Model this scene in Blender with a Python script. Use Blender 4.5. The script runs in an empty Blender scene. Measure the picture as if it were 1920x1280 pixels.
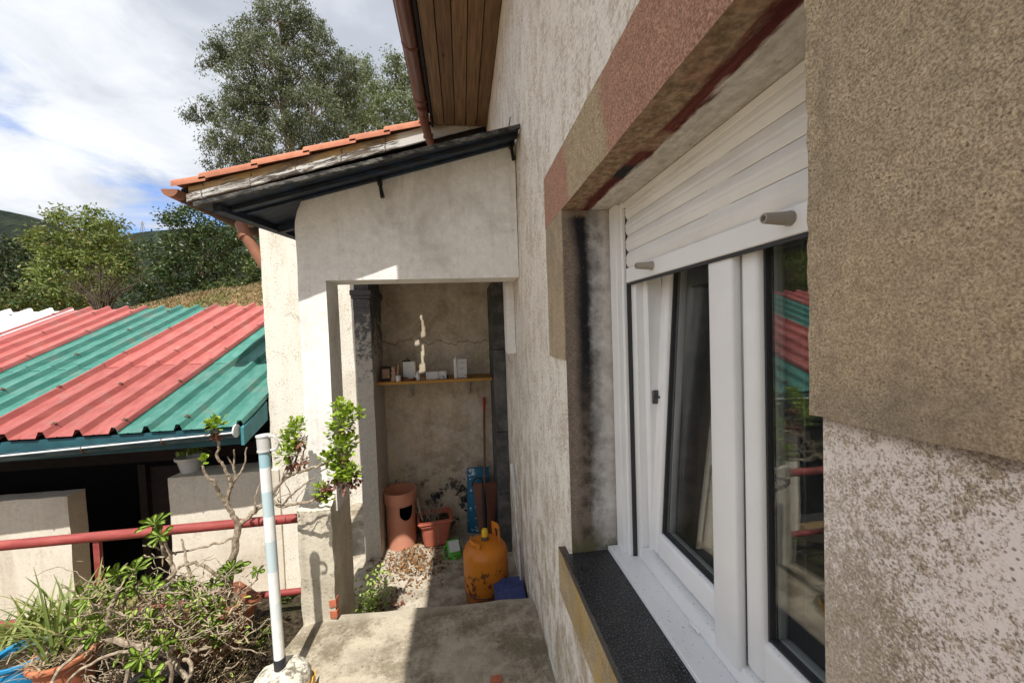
import bpy, bmesh, math, random
import numpy as np
from mathutils import Vector, Matrix, noise as mn
R = math.radians
SC = bpy.context.scene
COL = SC.collection

# ------------------------------------------------------------------ camera, sky, sun, exposure
cam_d = bpy.data.cameras.new('camera')
cam = bpy.data.objects.new('camera', cam_d); COL.objects.link(cam)
r_ = Vector((0.9911208, -0.12830791, -0.03488031)); u_ = Vector((0.03883186, 0.02842514, 0.99884138)); f_ = Vector((0.12716777, 0.99132693, -0.03315518))
cam.matrix_world = Matrix(((r_.x, u_.x, -f_.x, 0), (r_.y, u_.y, -f_.y, 0), (r_.z, u_.z, -f_.z, 1.52), (0, 0, 0, 1)))
cam_d.sensor_width = 36.0; cam_d.lens = 36.0 * 720 / 1920
cam_d.clip_start = 0.02; cam_d.clip_end = 8000
SC.camera = cam

SUN = Vector((0.012, 0.475, -0.88)).normalized()
sun_d = bpy.data.lights.new('sun', 'SUN'); sun_d.energy = 2.65; sun_d.angle = R(0.5); sun_d.color = (1.0, 0.95, 0.87)
sun = bpy.data.objects.new('sun', sun_d); COL.objects.link(sun)
sun.rotation_mode = 'QUATERNION'; sun.rotation_quaternion = SUN.to_track_quat('-Z', 'Y'); sun.location = (0, -5, 9)

SC.view_settings.view_transform = 'Standard'; SC.view_settings.look = 'None'
SC.view_settings.exposure = 1.32; SC.view_settings.gamma = 1.0; SC.view_settings.use_curve_mapping = False
SC.cycles.max_bounces = 10; SC.cycles.transparent_max_bounces = 16


class NT:
    """small helper for node trees"""
    def __init__(s, tree):
        s.t = tree; s.l = tree.links
    def n(s, typ, **kw):
        x = s.t.nodes.new(typ)
        for k, v in kw.items(): setattr(x, k, v)
        return x
    def put(s, sock, v):
        if v is None: return
        if isinstance(v, bpy.types.NodeSocket): s.l.new(v, sock)
        else:
            if hasattr(sock, 'default_value'):
                if isinstance(v, (tuple, list)) and len(v) == 3 and sock.type == 'RGBA': v = (*v, 1)
                sock.default_value = v
    def math(s, op, a, b=0.0, c=None, clamp=False):
        x = s.n('ShaderNodeMath', operation=op, use_clamp=clamp); s.put(x.inputs[0], a); s.put(x.inputs[1], b)
        if c is not None: s.put(x.inputs[2], c)
        return x.outputs[0]
    def vmul(s, v, k):
        x = s.n('ShaderNodeVectorMath', operation='MULTIPLY'); s.put(x.inputs[0], v); s.put(x.inputs[1], k); return x.outputs[0]
    def vadd(s, v, k):
        x = s.n('ShaderNodeVectorMath', operation='ADD'); s.put(x.inputs[0], v); s.put(x.inputs[1], k); return x.outputs[0]
    def noise(s, vec, scale, detail=4.0, rough=0.55, dist=0.0, col=False):
        x = s.n('ShaderNodeTexNoise'); s.put(x.inputs['Vector'], vec); x.inputs['Scale'].default_value = scale
        x.inputs['Detail'].default_value = detail; x.inputs['Roughness'].default_value = rough; x.inputs['Distortion'].default_value = dist
        return x.outputs['Color' if col else 'Fac']
    def voro(s, vec, scale, feature='F1', rnd=1.0, out='Distance'):
        x = s.n('ShaderNodeTexVoronoi', feature=feature); s.put(x.inputs['Vector'], vec); x.inputs['Scale'].default_value = scale
        x.inputs['Randomness'].default_value = rnd
        return x.outputs[out]
    def step(s, v, a, b):
        """smooth ramp 0..1 between a and b (a > b reverses)"""
        x = s.n('ShaderNodeMapRange', interpolation_type='SMOOTHSTEP'); s.put(x.inputs['Value'], v)
        x.inputs['From Min'].default_value = a; x.inputs['From Max'].default_value = b
        if a > b:
            x.inputs['From Min'].default_value = b; x.inputs['From Max'].default_value = a
            x.inputs['To Min'].default_value = 1; x.inputs['To Max'].default_value = 0
        return x.outputs[0]
    def mix(s, f, a, b, blend='MIX'):
        x = s.n('ShaderNodeMix', data_type='RGBA', blend_type=blend); s.put(x.inputs[0], f); s.put(x.inputs[6], a); s.put(x.inputs[7], b)
        return x.outputs[2]
    def scale(s, c, k):
        """multiply a colour by a scalar socket"""
        x = s.n('ShaderNodeVectorMath', operation='SCALE'); s.put(x.inputs[0], c); s.put(x.inputs['Scale'], k); return x.outputs[0]
    def sep(s, v):
        x = s.n('ShaderNodeSeparateXYZ'); s.put(x.inputs[0], v); return x.outputs
    def pos(s):
        return s.n('ShaderNodeNewGeometry').outputs['Position']
    def obj(s):
        return s.n('ShaderNodeTexCoord').outputs['Object']
    def bump(s, h, strength=0.3, dist=0.01, normal=None):
        x = s.n('ShaderNodeBump'); s.put(x.inputs['Height'], h); x.inputs['Strength'].default_value = strength; x.inputs['Distance'].default_value = dist
        if normal is not None: s.put(x.inputs['Normal'], normal)
        return x.outputs[0]
    def tint(s, c, n, lo=0.85, hi=1.12):
        x = s.n('ShaderNodeMapRange'); s.put(x.inputs['Value'], n); x.inputs['From Min'].default_value = 0.3; x.inputs['From Max'].default_value = 0.7
        x.inputs['To Min'].default_value = lo; x.inputs['To Max'].default_value = hi
        return s.scale(c, x.outputs[0])


def mat(name, fn, rough=0.8, metallic=0.0, spec=0.4):
    m = bpy.data.materials.new(name); m.use_nodes = True
    t = NT(m.node_tree); t.t.nodes.clear()
    out = t.n('ShaderNodeOutputMaterial'); b = t.n('ShaderNodeBsdfPrincipled')
    b.inputs['Roughness'].default_value = rough; b.inputs['Metallic'].default_value = metallic; b.inputs['Specular IOR Level'].default_value = spec
    t.l.new(b.outputs[0], out.inputs[0])
    res = fn(t)
    if isinstance(res, dict):
        for k, v in res.items(): t.put(b.inputs[k], v)
    else: t.put(b.inputs['Base Color'], res)
    return m


# world: Nishita sky behind broken cloud
world = bpy.data.worlds.new('World'); SC.world = world; world.use_nodes = True
w = NT(world.node_tree); w.t.nodes.clear()
wo = w.n('ShaderNodeOutputWorld'); bg = w.n('ShaderNodeBackground'); bg.inputs['Strength'].default_value = 0.1
sky = w.n('ShaderNodeTexSky', sky_type='NISHITA'); sky.sun_disc = False
sky.sun_elevation = math.asin(-SUN.z); sky.sun_rotation = math.atan2(-SUN.x, -SUN.y)
sky.altitude = 200; sky.air_density = 1.0; sky.dust_density = 0.6; sky.ozone_density = 2.0
g = w.n('ShaderNodeTexCoord').outputs['Generated']
sx, sy_, sz = w.sep(g)
den = w.math('ADD', w.math('MAXIMUM', sz, 0.0), 0.22)
cmb = w.n('ShaderNodeCombineXYZ'); w.put(cmb.inputs[0], w.math('DIVIDE', sx, den)); w.put(cmb.inputs[1], w.math('DIVIDE', sy_, den)); cmb.inputs[2].default_value = 3.7
cp = cmb.outputs[0]
big = w.noise(cp, 1.1, 7, 0.55, 0.35)
soft = w.noise(w.vadd(cp, (5.2, 1.3, 0)), 0.9, 5, 0.5, 0.2)
fine = w.noise(w.vadd(cp, (2.2, 9.3, 0)), 3.6, 6, 0.6, 0.4)
low = w.math('MULTIPLY', w.step(sz, 0.50, 0.34), w.step(sz, 0.12, 0.22))
cov = w.math('SUBTRACT', w.math('ADD', big, w.math('MULTIPLY', fine, 0.22)), w.math('MULTIPLY', low, 0.045))
cmask = w.step(cov, 0.40, 0.56)
shade = w.step(w.math('ADD', w.math('MULTIPLY', soft, 0.8), w.math('MULTIPLY', fine, 0.42)), 0.47, 0.75)
cloud = w.mix(shade, (2.3, 2.46, 2.8), (4.05, 4.18, 4.38))
skyc = w.mix(1.0, sky.outputs[0], (0.56, 0.68, 0.90), 'MULTIPLY')
w.put(bg.inputs['Color'], w.mix(cmask, skyc, cloud))
w.l.new(bg.outputs[0], wo.inputs[0])


# ------------------------------------------------------------------ object helpers
class MB:
    """collects shapes and links them as one mesh object"""
    def __init__(s): s.bm = bmesh.new()
    def box(s, x0, x1, y0, y1, z0, z1, bev=0.0, seg=1):
        b = bmesh.new(); bmesh.ops.create_cube(b, size=1)
        for v in b.verts: v.co = Vector((x0 + (v.co.x + .5) * (x1 - x0), y0 + (v.co.y + .5) * (y1 - y0), z0 + (v.co.z + .5) * (z1 - z0)))
        if bev > 0: bmesh.ops.bevel(b, geom=b.edges[:], offset=bev, segments=seg, affect='EDGES', profile=0.5)
        s.join(b); return s
    def join(s, b, M=None):
        me = bpy.data.meshes.new('tmp'); b.to_mesh(me); b.free()
        if M is not None: me.transform(M)
        s.bm.from_mesh(me); bpy.data.meshes.remove(me); return s
    def rough(s, x0, x1, y0, y1, z0, z1, step=0.05, amp=0.004, freq=6.0, seed=0.0, fn=None):
        """box with a gridded, uneven surface"""
        lo = (x0, y0, z0); hi = (x1, y1, z1); n = [max(1, round((hi[i] - lo[i]) / step)) for i in range(3)]
        V = {}
        def vert(p):
            k = (round(p[0], 5), round(p[1], 5), round(p[2], 5))
            if k not in V:
                q = Vector(p); d = mn.noise_vector(q * freq + Vector((seed, seed * 2.1, 0))) * amp + mn.noise_vector(q * freq * 3.7 + Vector((9, seed, 3))) * amp * 0.5
                q = q + d
                if fn: q = fn(q)
                V[k] = s.bm.verts.new(q)
            return V[k]
        for ax in range(3):
            a, b = [(1, 2), (2, 0), (0, 1)][ax]
            for side in (0, 1):
                for i in range(n[a]):
                    for j in range(n[b]):
                        c = []
                        for (di, dj) in ((0, 0), (1, 0), (1, 1), (0, 1)):
                            p = [0, 0, 0]; p[ax] = hi[ax] if side else lo[ax]
                            p[a] = lo[a] + (hi[a] - lo[a]) * (i + di) / n[a]; p[b] = lo[b] + (hi[b] - lo[b]) * (j + dj) / n[b]
                            c.append(vert(p))
                        if not side: c.reverse()
                        try: s.bm.faces.new(c)
                        except ValueError: pass
        return s
    def cells(s, us, vs, inside, put0, put1):
        """plate made of grid cells; put0/put1 map (u, v) to the front and back surface"""
        V = {}
        def v(i, j, k):
            if (i, j, k) not in V: V[(i, j, k)] = s.bm.verts.new((put0 if k == 0 else put1)(us[i], vs[j]))
            return V[(i, j, k)]
        ins = {(i, j): inside((us[i] + us[i + 1]) / 2, (vs[j] + vs[j + 1]) / 2) for i in range(len(us) - 1) for j in range(len(vs) - 1)}
        for (i, j), ok in ins.items():
            if not ok: continue
            s.bm.faces.new((v(i, j, 0), v(i + 1, j, 0), v(i + 1, j + 1, 0), v(i, j + 1, 0)))
            s.bm.faces.new((v(i, j + 1, 1), v(i + 1, j + 1, 1), v(i + 1, j, 1), v(i, j, 1)))
            for (di, dj, a, b) in ((-1, 0, (i, j + 1), (i, j)), (1, 0, (i + 1, j), (i + 1, j + 1)), (0, -1, (i, j), (i + 1, j)), (0, 1, (i + 1, j + 1), (i, j + 1))):
                if not ins.get((i + di, j + dj)):
                    s.bm.faces.new((v(*b, 0), v(*a, 0), v(*a, 1), v(*b, 1)))
        bmesh.ops.recalc_face_normals(s.bm, faces=s.bm.faces[:]); return s
    def prism(s, pts, axis, a0, a1):
        """polygon extruded along an axis; pts are the other two coordinates in xyz order"""
        def P(p, a):
            q = list(p); q.insert(axis, a); return q
        A = [s.bm.verts.new(P(p, a0)) for p in pts]; B = [s.bm.verts.new(P(p, a1)) for p in pts]
        F = [s.bm.faces.new(A), s.bm.faces.new(B[::-1])]
        for i in range(len(pts)):
            j = (i + 1) % len(pts); F.append(s.bm.faces.new((A[j], A[i], B[i], B[j])))
        bmesh.ops.recalc_face_normals(s.bm, faces=F); return s
    def hull(s, P):
        """eight corners: 0-3 one end (in order), 4-7 the other"""
        v = [s.bm.verts.new(p) for p in P]
        F = [s.bm.faces.new([v[i] for i in q]) for q in ((0, 1, 2, 3), (7, 6, 5, 4), (0, 4, 5, 1), (1, 5, 6, 2), (2, 6, 7, 3), (3, 7, 4, 0))]
        bmesh.ops.recalc_face_normals(s.bm, faces=F); return s
    def tube(s, pts, rad, seg=8, cap=True):
        pts = [Vector(p) for p in pts]
        if not isinstance(rad, (list, tuple)): rad = [rad] * len(pts)
        prev = None; rings = []
        for i, p in enumerate(pts):
            d = (pts[min(i + 1, len(pts) - 1)] - pts[max(i - 1, 0)])
            if d.length < 1e-9: d = Vector((0, 0, 1))
            d.normalize()
            if prev is None:
                a = d.orthogonal().normalized()
            else:
                a = (prev - d * prev.dot(d))
                a = a.normalized() if a.length > 1e-6 else d.orthogonal().normalized()
            prev = a; b = d.cross(a)
            rings.append([s.bm.verts.new(p + (a * math.cos(2 * math.pi * k / seg) + b * math.sin(2 * math.pi * k / seg)) * rad[i]) for k in range(seg)])
        for i in range(len(rings) - 1):
            for k in range(seg):
                s.bm.faces.new((rings[i][k], rings[i][(k + 1) % seg], rings[i + 1][(k + 1) % seg], rings[i + 1][k]))
        if cap:
            s.bm.faces.new(rings[0][::-1]); s.bm.faces.new(rings[-1])
        return s
    def lathe(s, prof, c=(0, 0, 0), seg=32, skip=None, sx=1.0, sy=1.0):
        rings = []
        for (r, z) in prof:
            rings.append([s.bm.verts.new((c[0] + sx * r * math.cos(2 * math.pi * k / seg), c[1] + sy * r * math.sin(2 * math.pi * k / seg), c[2] + z)) for k in range(seg)] if r > 1e-6 else [s.bm.verts.new((c[0], c[1], c[2] + z))])
        for i in range(len(rings) - 1):
            A, B = rings[i], rings[i + 1]
            for k in range(seg):
                k2 = (k + 1) % seg
                if skip and skip(i, k): continue
                if len(A) == 1 and len(B) == 1: continue
                if len(A) == 1: s.bm.faces.new((A[0], B[k2], B[k]))
                elif len(B) == 1: s.bm.faces.new((A[k], A[k2], B[0]))
                else: s.bm.faces.new((A[k], A[k2], B[k2], B[k]))
        return s
    def warp(s, fn):
        for v in s.bm.verts: v.co = fn(v.co)
        return s
    def xf(s, M): s.bm.transform(M); return s
    def build(s, name, m, parent=None, smooth=True, ang=40):
        me = bpy.data.meshes.new(name)
        off = ROOT.get(parent.name) if parent is not None else None
        if off is not None: bmesh.ops.translate(s.bm, vec=-off, verts=s.bm.verts[:])
        s.bm.normal_update(); s.bm.to_mesh(me); s.bm.free()
        return link(name, me, m, parent, smooth, ang, off)


ROOT = {}
def link(name, me, m, parent=None, smooth=True, ang=40, off=None):
    if m is not None: me.materials.append(m)
    if smooth and len(me.polygons):
        me.shade_smooth(); me.set_sharp_from_angle(angle=R(ang))
    o = bpy.data.objects.new(name, me); COL.objects.link(o)
    if parent is not None: o.parent = parent
    ROOT[o.name] = off if off is not None else Vector((0, 0, 0))
    return o
def tag(o, label=None, cat=None, group=None, kind=None):
    if label: o['label'] = label
    if cat: o['category'] = cat
    if group: o['group'] = group
    if kind: o['kind'] = kind
    return o
def thing(name, label, cat, loc=(0, 0, 0), group=None):
    o = bpy.data.objects.new(name, None); COL.objects.link(o); o.location = loc; o.empty_display_size = 0.05
    ROOT[o.name] = Vector(loc); return tag(o, label, cat, group)
def copy_piece(o, loc=None, rot=None, parent=None, scale=None):
    c = o.copy(); COL.objects.link(c)
    if parent is not None: c.parent = parent
    if loc is not None: c.location = loc
    if rot is not None: c.rotation_euler = rot
    if scale is not None: c.scale = scale
    return c
def frange(a, b, step, extra=()):
    n = max(1, round((b - a) / step)); L = [a + (b - a) * i / n for i in range(n + 1)]
    for e in extra:
        if a < e < b and min(abs(e - x) for x in L) > 1e-4:
            k = min(range(len(L)), key=lambda i: abs(L[i] - e))
            if 0 < k < len(L) - 1: L[k] = e
            else: L.append(e)
    return sorted(L)
def leafmesh(name, C, N, L, W, m, parent=None, seed=0, tipdrop=None):
    """many small diamond leaves; C centres, N leaf axes, L lengths, W half-widths"""
    rng = np.random.default_rng(seed); n = len(C)
    N = N / np.linalg.norm(N, axis=1, keepdims=True)
    rnd = rng.normal(size=(n, 3)); S = np.cross(N, rnd); S /= np.linalg.norm(S, axis=1, keepdims=True) + 1e-9
    L = L[:, None]; W = W[:, None]
    V = np.empty((n, 4, 3)); V[:, 0] = C - N * L * .5; V[:, 1] = C + S * W; V[:, 2] = C + N * L * .5; V[:, 3] = C - S * W
    off = ROOT.get(parent.name) if parent is not None else None
    if off is not None: V -= np.array(off)
    me = bpy.data.meshes.new(name); me.vertices.add(4 * n); me.loops.add(4 * n); me.polygons.add(n)
    me.vertices.foreach_set('co', V.astype(np.float32).ravel()); me.loops.foreach_set('vertex_index', np.arange(4 * n, dtype=np.int32))
    me.polygons.foreach_set('loop_start', np.arange(0, 4 * n, 4, dtype=np.int32))
    a = me.attributes.new('tone', 'FLOAT', 'FACE'); a.data.foreach_set('value', rng.random(n).astype(np.float32))
    me.update(); me.validate()
    return link(name, me, m, parent, smooth=False, off=off)


# ------------------------------------------------------------------ materials
def plaster(name, paint, under, dirt, cover=0.5, soft=0.05, scale=7.0, stretch=(1, 1, 0.3), speck=0.35, grain=220, bump=0.35, stain=0.45, stain_scale=1.4, streak=0.3, extra=None):
    def fn(t):
        P = t.pos(); x, y, z = t.sep(P)
        a = t.noise(t.vmul(P, stretch), scale, 6, 0.62, 0.3); f = t.noise(P, scale * 9, 4, 0.7); gr = t.noise(P, grain, 3, 0.6)
        h = t.math('ADD', t.math('MULTIPLY', a, 1 - speck), t.math('MULTIPLY', f, speck))
        k = t.step(h, cover - soft, cover + soft)
        c = t.mix(k, under, paint)
        st = t.noise(t.vmul(P, (1, 1, 0.8)), stain_scale, 5, 0.6, 0.6)
        c = t.mix(t.math('MULTIPLY', t.step(st, 0.46, 0.68), stain), c, dirt)
        sk = t.noise(t.vmul(P, (9, 9, 0.55)), 2.2, 4, 0.6)
        c = t.mix(t.math('MULTIPLY', t.step(sk, 0.5, 0.75), streak), c, dirt)
        c = t.tint(c, f, 0.9, 1.08); c = t.tint(c, gr, 0.9, 1.08)
        H = t.math('ADD', t.math('MULTIPLY', k, 0.35), t.math('ADD', t.math('MULTIPLY', gr, 0.5), t.math('MULTIPLY', f, 0.8)))
        if extra: c = extra(t, c, x, y, z, a, f)
        return {'Base Color': c, 'Normal': t.bump(H, bump, 0.006)}
    return mat(name, fn, 0.92, spec=0.2)

def house_extra(t, c, x, y, z, a, f):
    P = t.pos()
    # fine vertical flaking
    fl = t.noise(t.vmul(P, (1, 0.7, 1.2)), 95, 5, 0.75); fl2 = t.noise(t.vmul(P, (1, 1, 0.55)), 9, 6, 0.72, 0.4)
    k = t.step(t.math('ADD', fl, t.math('MULTIPLY', fl2, 0.8)), 0.87, 1.02)
    c = t.mix(t.math('MULTIPLY', k, 0.64), c, (0.39, 0.315, 0.23))
    # near field below the quoin: flaking pinkish wash over brown grit
    ledge_shade = t.math('MULTIPLY', t.step(z, 1.412, 1.43), t.step(y, 0.5, 0.3))  # contact shadow under the quoin ledge, painted as a dark strip
    near = t.step(y, 0.55, 0.2)
    s1 = t.noise(P, 430, 3, 0.75); s2 = t.noise(t.vmul(P, (1, 1, 0.8)), 120, 4, 0.75); big = t.noise(t.vadd(P, (0, 0.35, 0.1)), 5.5, 5, 0.65, 0.8); v = t.voro(P, 190)
    cover = t.math('ADD', t.math('MULTIPLY', s1, 1.1), t.math('ADD', t.math('MULTIPLY', s2, 0.8), t.math('MULTIPLY', big, 0.95)))
    topw = t.step(z, 1.22, 1.40); cover = t.math('ADD', cover, t.math('MULTIPLY', topw, 0.10))
    edge = t.math('MULTIPLY', t.step(y, 0.22, 0.30), t.step(z, 1.40, 1.25)); cover = t.math('SUBTRACT', cover, t.math('MULTIPLY', edge, 0.20))
    kk = t.step(cover, 1.30, 1.56)
    grit = t.mix(t.step(t.noise(P, 420, 2, 0.6), 0.35, 0.65), (0.17, 0.125, 0.085), (0.42, 0.335, 0.24))
    nearc = t.mix(kk, grit, (0.76, 0.68, 0.645))
    nearc = t.mix(t.math('MULTIPLY', t.math('MULTIPLY', t.step(v, 0.30, 0.16), t.step(s2, 0.47, 0.56)), 0.85), nearc, (0.15, 0.12, 0.10))
    c = t.mix(near, c, nearc)
    c = t.mix(t.math('MULTIPLY', ledge_shade, 0.75), c, (0.12, 0.095, 0.075))
    damp = t.math('MULTIPLY', t.step(z, 1.15, 0.2), t.step(t.math('ADD', fl2, t.math('MULTIPLY', f, 0.4)), 0.60, 0.85))
    damp = t.math('MULTIPLY', damp, t.math('SUBTRACT', 1.0, near))
    return t.mix(t.math('MULTIPLY', damp, 0.75), c, (0.33, 0.24, 0.13))
M_house = plaster('house_render', (0.81, 0.765, 0.70), (0.56, 0.49, 0.40), (0.46, 0.39, 0.31), cover=0.40, soft=0.09, scale=5, stretch=(1, 0.8, 1.0), speck=0.5, streak=0.12, bump=0.55, stain=0.2, extra=house_extra)
M_porch = plaster('porch_render', (0.80, 0.79, 0.77), (0.55, 0.52, 0.48), (0.47, 0.44, 0.40), cover=0.36, soft=0.08, scale=3, stretch=(1, 1, 0.6), speck=0.5, streak=0.28, bump=0.3, stain=0.6, stain_scale=2.6)
M_wing = plaster('wing_render', (0.78, 0.74, 0.66), (0.46, 0.42, 0.34), (0.50, 0.44, 0.33), cover=0.42, soft=0.05, scale=7, stretch=(1, 1, 0.8), speck=0.65, streak=0.25, bump=0.5, stain=0.5)
M_pier = plaster('pier_render', (0.62, 0.57, 0.47), (0.36, 0.32, 0.25), (0.30, 0.26, 0.19), cover=0.42, scale=7, stretch=(1, 1, 0.7), speck=0.5, stain=0.6, bump=0.5)
M_shedw = plaster('shed_render', (0.70, 0.65, 0.56), (0.50, 0.45, 0.37), (0.42, 0.36, 0.28), cover=0.36, soft=0.1, scale=4, stretch=(1, 1, 0.8), speck=0.4, stain=0.4, bump=0.3)
def alcove_extra(t, c, x, y, z, a, f):
    b = t.noise(t.pos(), 3.4, 5, 0.62, 0.7)
    c = t.mix(t.math('MULTIPLY', t.step(b, 0.47, 0.66), 0.5), c, (0.27, 0.205, 0.14))
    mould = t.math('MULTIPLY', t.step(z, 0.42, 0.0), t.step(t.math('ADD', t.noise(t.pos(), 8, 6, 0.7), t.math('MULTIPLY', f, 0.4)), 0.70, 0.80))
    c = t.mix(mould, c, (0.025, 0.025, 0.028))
    lightp = t.math('MULTIPLY', t.step(z, 1.05, 0.75), t.step(t.noise(t.pos(), 6.5, 6, 0.72), 0.47, 0.66))
    c = t.mix(t.math('MULTIPLY', lightp, 0.65), c, (0.60, 0.56, 0.49))
    cz = t.math('ADD', 1.41, t.math('MULTIPLY', t.math('SUBTRACT', t.noise(t.vmul(t.pos(), (3, 3, 0.3)), 1.2, 6, 0.65), 0.5), 0.35))
    crack = t.step(t.math('ABSOLUTE', t.math('SUBTRACT', z, cz)), 0.006, 0.001)
    return t.mix(t.math('MULTIPLY', crack, 0.8), c, (0.04, 0.03, 0.025))
M_alcove = plaster('alcove_render', (0.64, 0.555, 0.44), (0.48, 0.395, 0.28), (0.34, 0.26, 0.17), cover=0.47, soft=0.12, scale=4, stretch=(1, 1, 0.7), speck=0.3, streak=0.35, bump=0.3, extra=alcove_extra)

def f_stone(t):
    P = t.pos(); n = t.noise(P, 900, 2, 0.6); n2 = t.noise(P, 480, 3, 0.65); n3 = t.noise(P, 85, 5, 0.72); b = t.noise(P, 5, 5, 0.6, 0.4)
    g_ = t.math('ADD', t.math('MULTIPLY', n, 0.35), t.math('MULTIPLY', n2, 0.65))
    c = t.mix(t.step(g_, 0.38, 0.62), (0.29, 0.225, 0.15), (0.64, 0.515, 0.355))
    pit = t.step(t.voro(P, 260, rnd=1.0), 0.32, 0.12); pk = t.step(n3, 0.48, 0.62)
    pits = t.math('MULTIPLY', pit, pk)
    c = t.mix(t.math('MULTIPLY', pits, 0.75), c, (0.08, 0.064, 0.05))
    c = t.mix(t.math('MULTIPLY', t.step(b, 0.47, 0.70), 0.45), c, (0.23, 0.19, 0.15))
    run = t.noise(t.vmul(P, (1, 7, 0.8)), 3.0, 4, 0.6)
    c = t.mix(t.math('MULTIPLY', t.step(run, 0.52, 0.68), 0.30), c, (0.19, 0.155, 0.125))
    warm = t.step(t.noise(t.vadd(P, (3, 1, 2)), 3, 3, 0.5), 0.55, 0.7)
    c = t.mix(t.math('MULTIPLY', warm, 0.22), c, (0.52, 0.35, 0.21))
    c = t.tint(c, n3, 0.74, 1.2)
    H = t.math('ADD', t.math('MULTIPLY', n, 0.3), t.math('ADD', n2, t.math('ADD', t.math('MULTIPLY', n3, 1.6), t.math('MULTIPLY', pits, -0.8))))
    return {'Base Color': c, 'Normal': t.bump(H, 0.7, 0.004)}
M_stone = mat('sandstone', f_stone, 0.95, spec=0.15)

def f_lintel(t):
    P = t.pos(); x, y, z = t.sep(P); n = t.noise(P, 300, 3, 0.65); n2 = t.noise(P, 60, 4, 0.65); b = t.noise(P, 8, 5, 0.6); m_ = t.noise(P, 22, 5, 0.72)
    tan = t.mix(t.step(n, 0.36, 0.64), (0.27, 0.205, 0.125), (0.56, 0.45, 0.30))
    red = t.mix(t.step(n, 0.36, 0.64), (0.26, 0.135, 0.09), (0.54, 0.315, 0.23))
    red = t.mix(t.math('MULTIPLY', t.step(m_, 0.52, 0.70), 0.25), red, tan)
    yy = t.math('ADD', y, t.math('ADD', t.math('MULTIPLY', t.math('SUBTRACT', b, 0.5), 0.12), t.math('MULTIPLY', t.math('SUBTRACT', z, 1.98), -0.25)))
    yy = t.math('ADD', yy, t.math('MULTIPLY', t.math('SUBTRACT', n2, 0.5), 0.05))
    k = t.math('MAXIMUM', t.step(yy, 1.10, 1.14), t.step(yy, 0.85, 0.80))
    c = t.mix(k, tan, red)
    c = t.mix(t.math('MULTIPLY', t.step(m_, 0.58, 0.72), 0.35), c, (0.17, 0.12, 0.09))
    # underside: bare stone, dark red paint, then white paint near the shutter, all laid on with a brush along the beam
    nz = t.sep(t.n('ShaderNodeNewGeometry').outputs['True Normal'])[2]
    under = t.step(nz, -0.5, -0.8)
    st = t.noise(t.vmul(P, (1, 0.16, 1)), 48, 5, 0.75); br = t.noise(t.vmul(P, (1, 0.5, 1)), 7, 3, 0.5)
    e = t.math('ADD', t.math('MULTIPLY', t.math('SUBTRACT', st, 0.5), 0.05), t.math('MULTIPLY', t.math('SUBTRACT', br, 0.5), 0.05))
    xx = t.math('ADD', x, e)
    u = t.mix(t.step(n2, 0.3, 0.7), (0.22, 0.145, 0.09), (0.42, 0.305, 0.205))
    u = t.mix(t.math('MULTIPLY', t.step(m_, 0.45, 0.65), 0.4), u, (0.30, 0.13, 0.085))
    dk = t.mix(t.step(st, 0.35, 0.7), (0.085, 0.018, 0.016), (0.17, 0.05, 0.038))
    blk = t.math('MULTIPLY', t.step(y, 0.945, 0.925), t.step(y, 0.85, 0.875))
    dk = t.mix(blk, dk, (0.025, 0.025, 0.027))
    gapk = t.math('MAXIMUM', t.math('MULTIPLY', t.step(y, 0.855, 0.86), t.step(y, 0.836, 0.83)), t.math('MULTIPLY', t.step(y, 0.955, 0.96), t.step(y, 0.946, 0.94)))
    gapk = t.math('MAXIMUM', gapk, t.math('MULTIPLY', t.step(y, 0.70, 0.72), t.step(y, 0.80, 0.77)))
    kd = t.math('MULTIPLY', t.step(xx, 0.376, 0.392), t.math('SUBTRACT', 1.0, t.math('MULTIPLY', gapk, 0.85)))
    u = t.mix(kd, u, dk)
    u = t.mix(t.step(xx, 0.414, 0.426), u, t.mix(t.step(st, 0.3, 0.7), (0.54, 0.49, 0.43), (0.72, 0.68, 0.62)))
    u = t.mix(t.math('MULTIPLY', t.step(m_, 0.56, 0.70), t.step(x, 0.43, 0.47)), u, (0.40, 0.34, 0.27))
    c = t.mix(under, c, u)
    c = t.tint(c, n2, 0.82, 1.14)
    return {'Base Color': c, 'Normal': t.bump(t.math('ADD', n, n2), 0.7, 0.004)}
M_lintel = mat('painted_lintel_stone', f_lintel, 0.93, spec=0.2)

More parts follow.
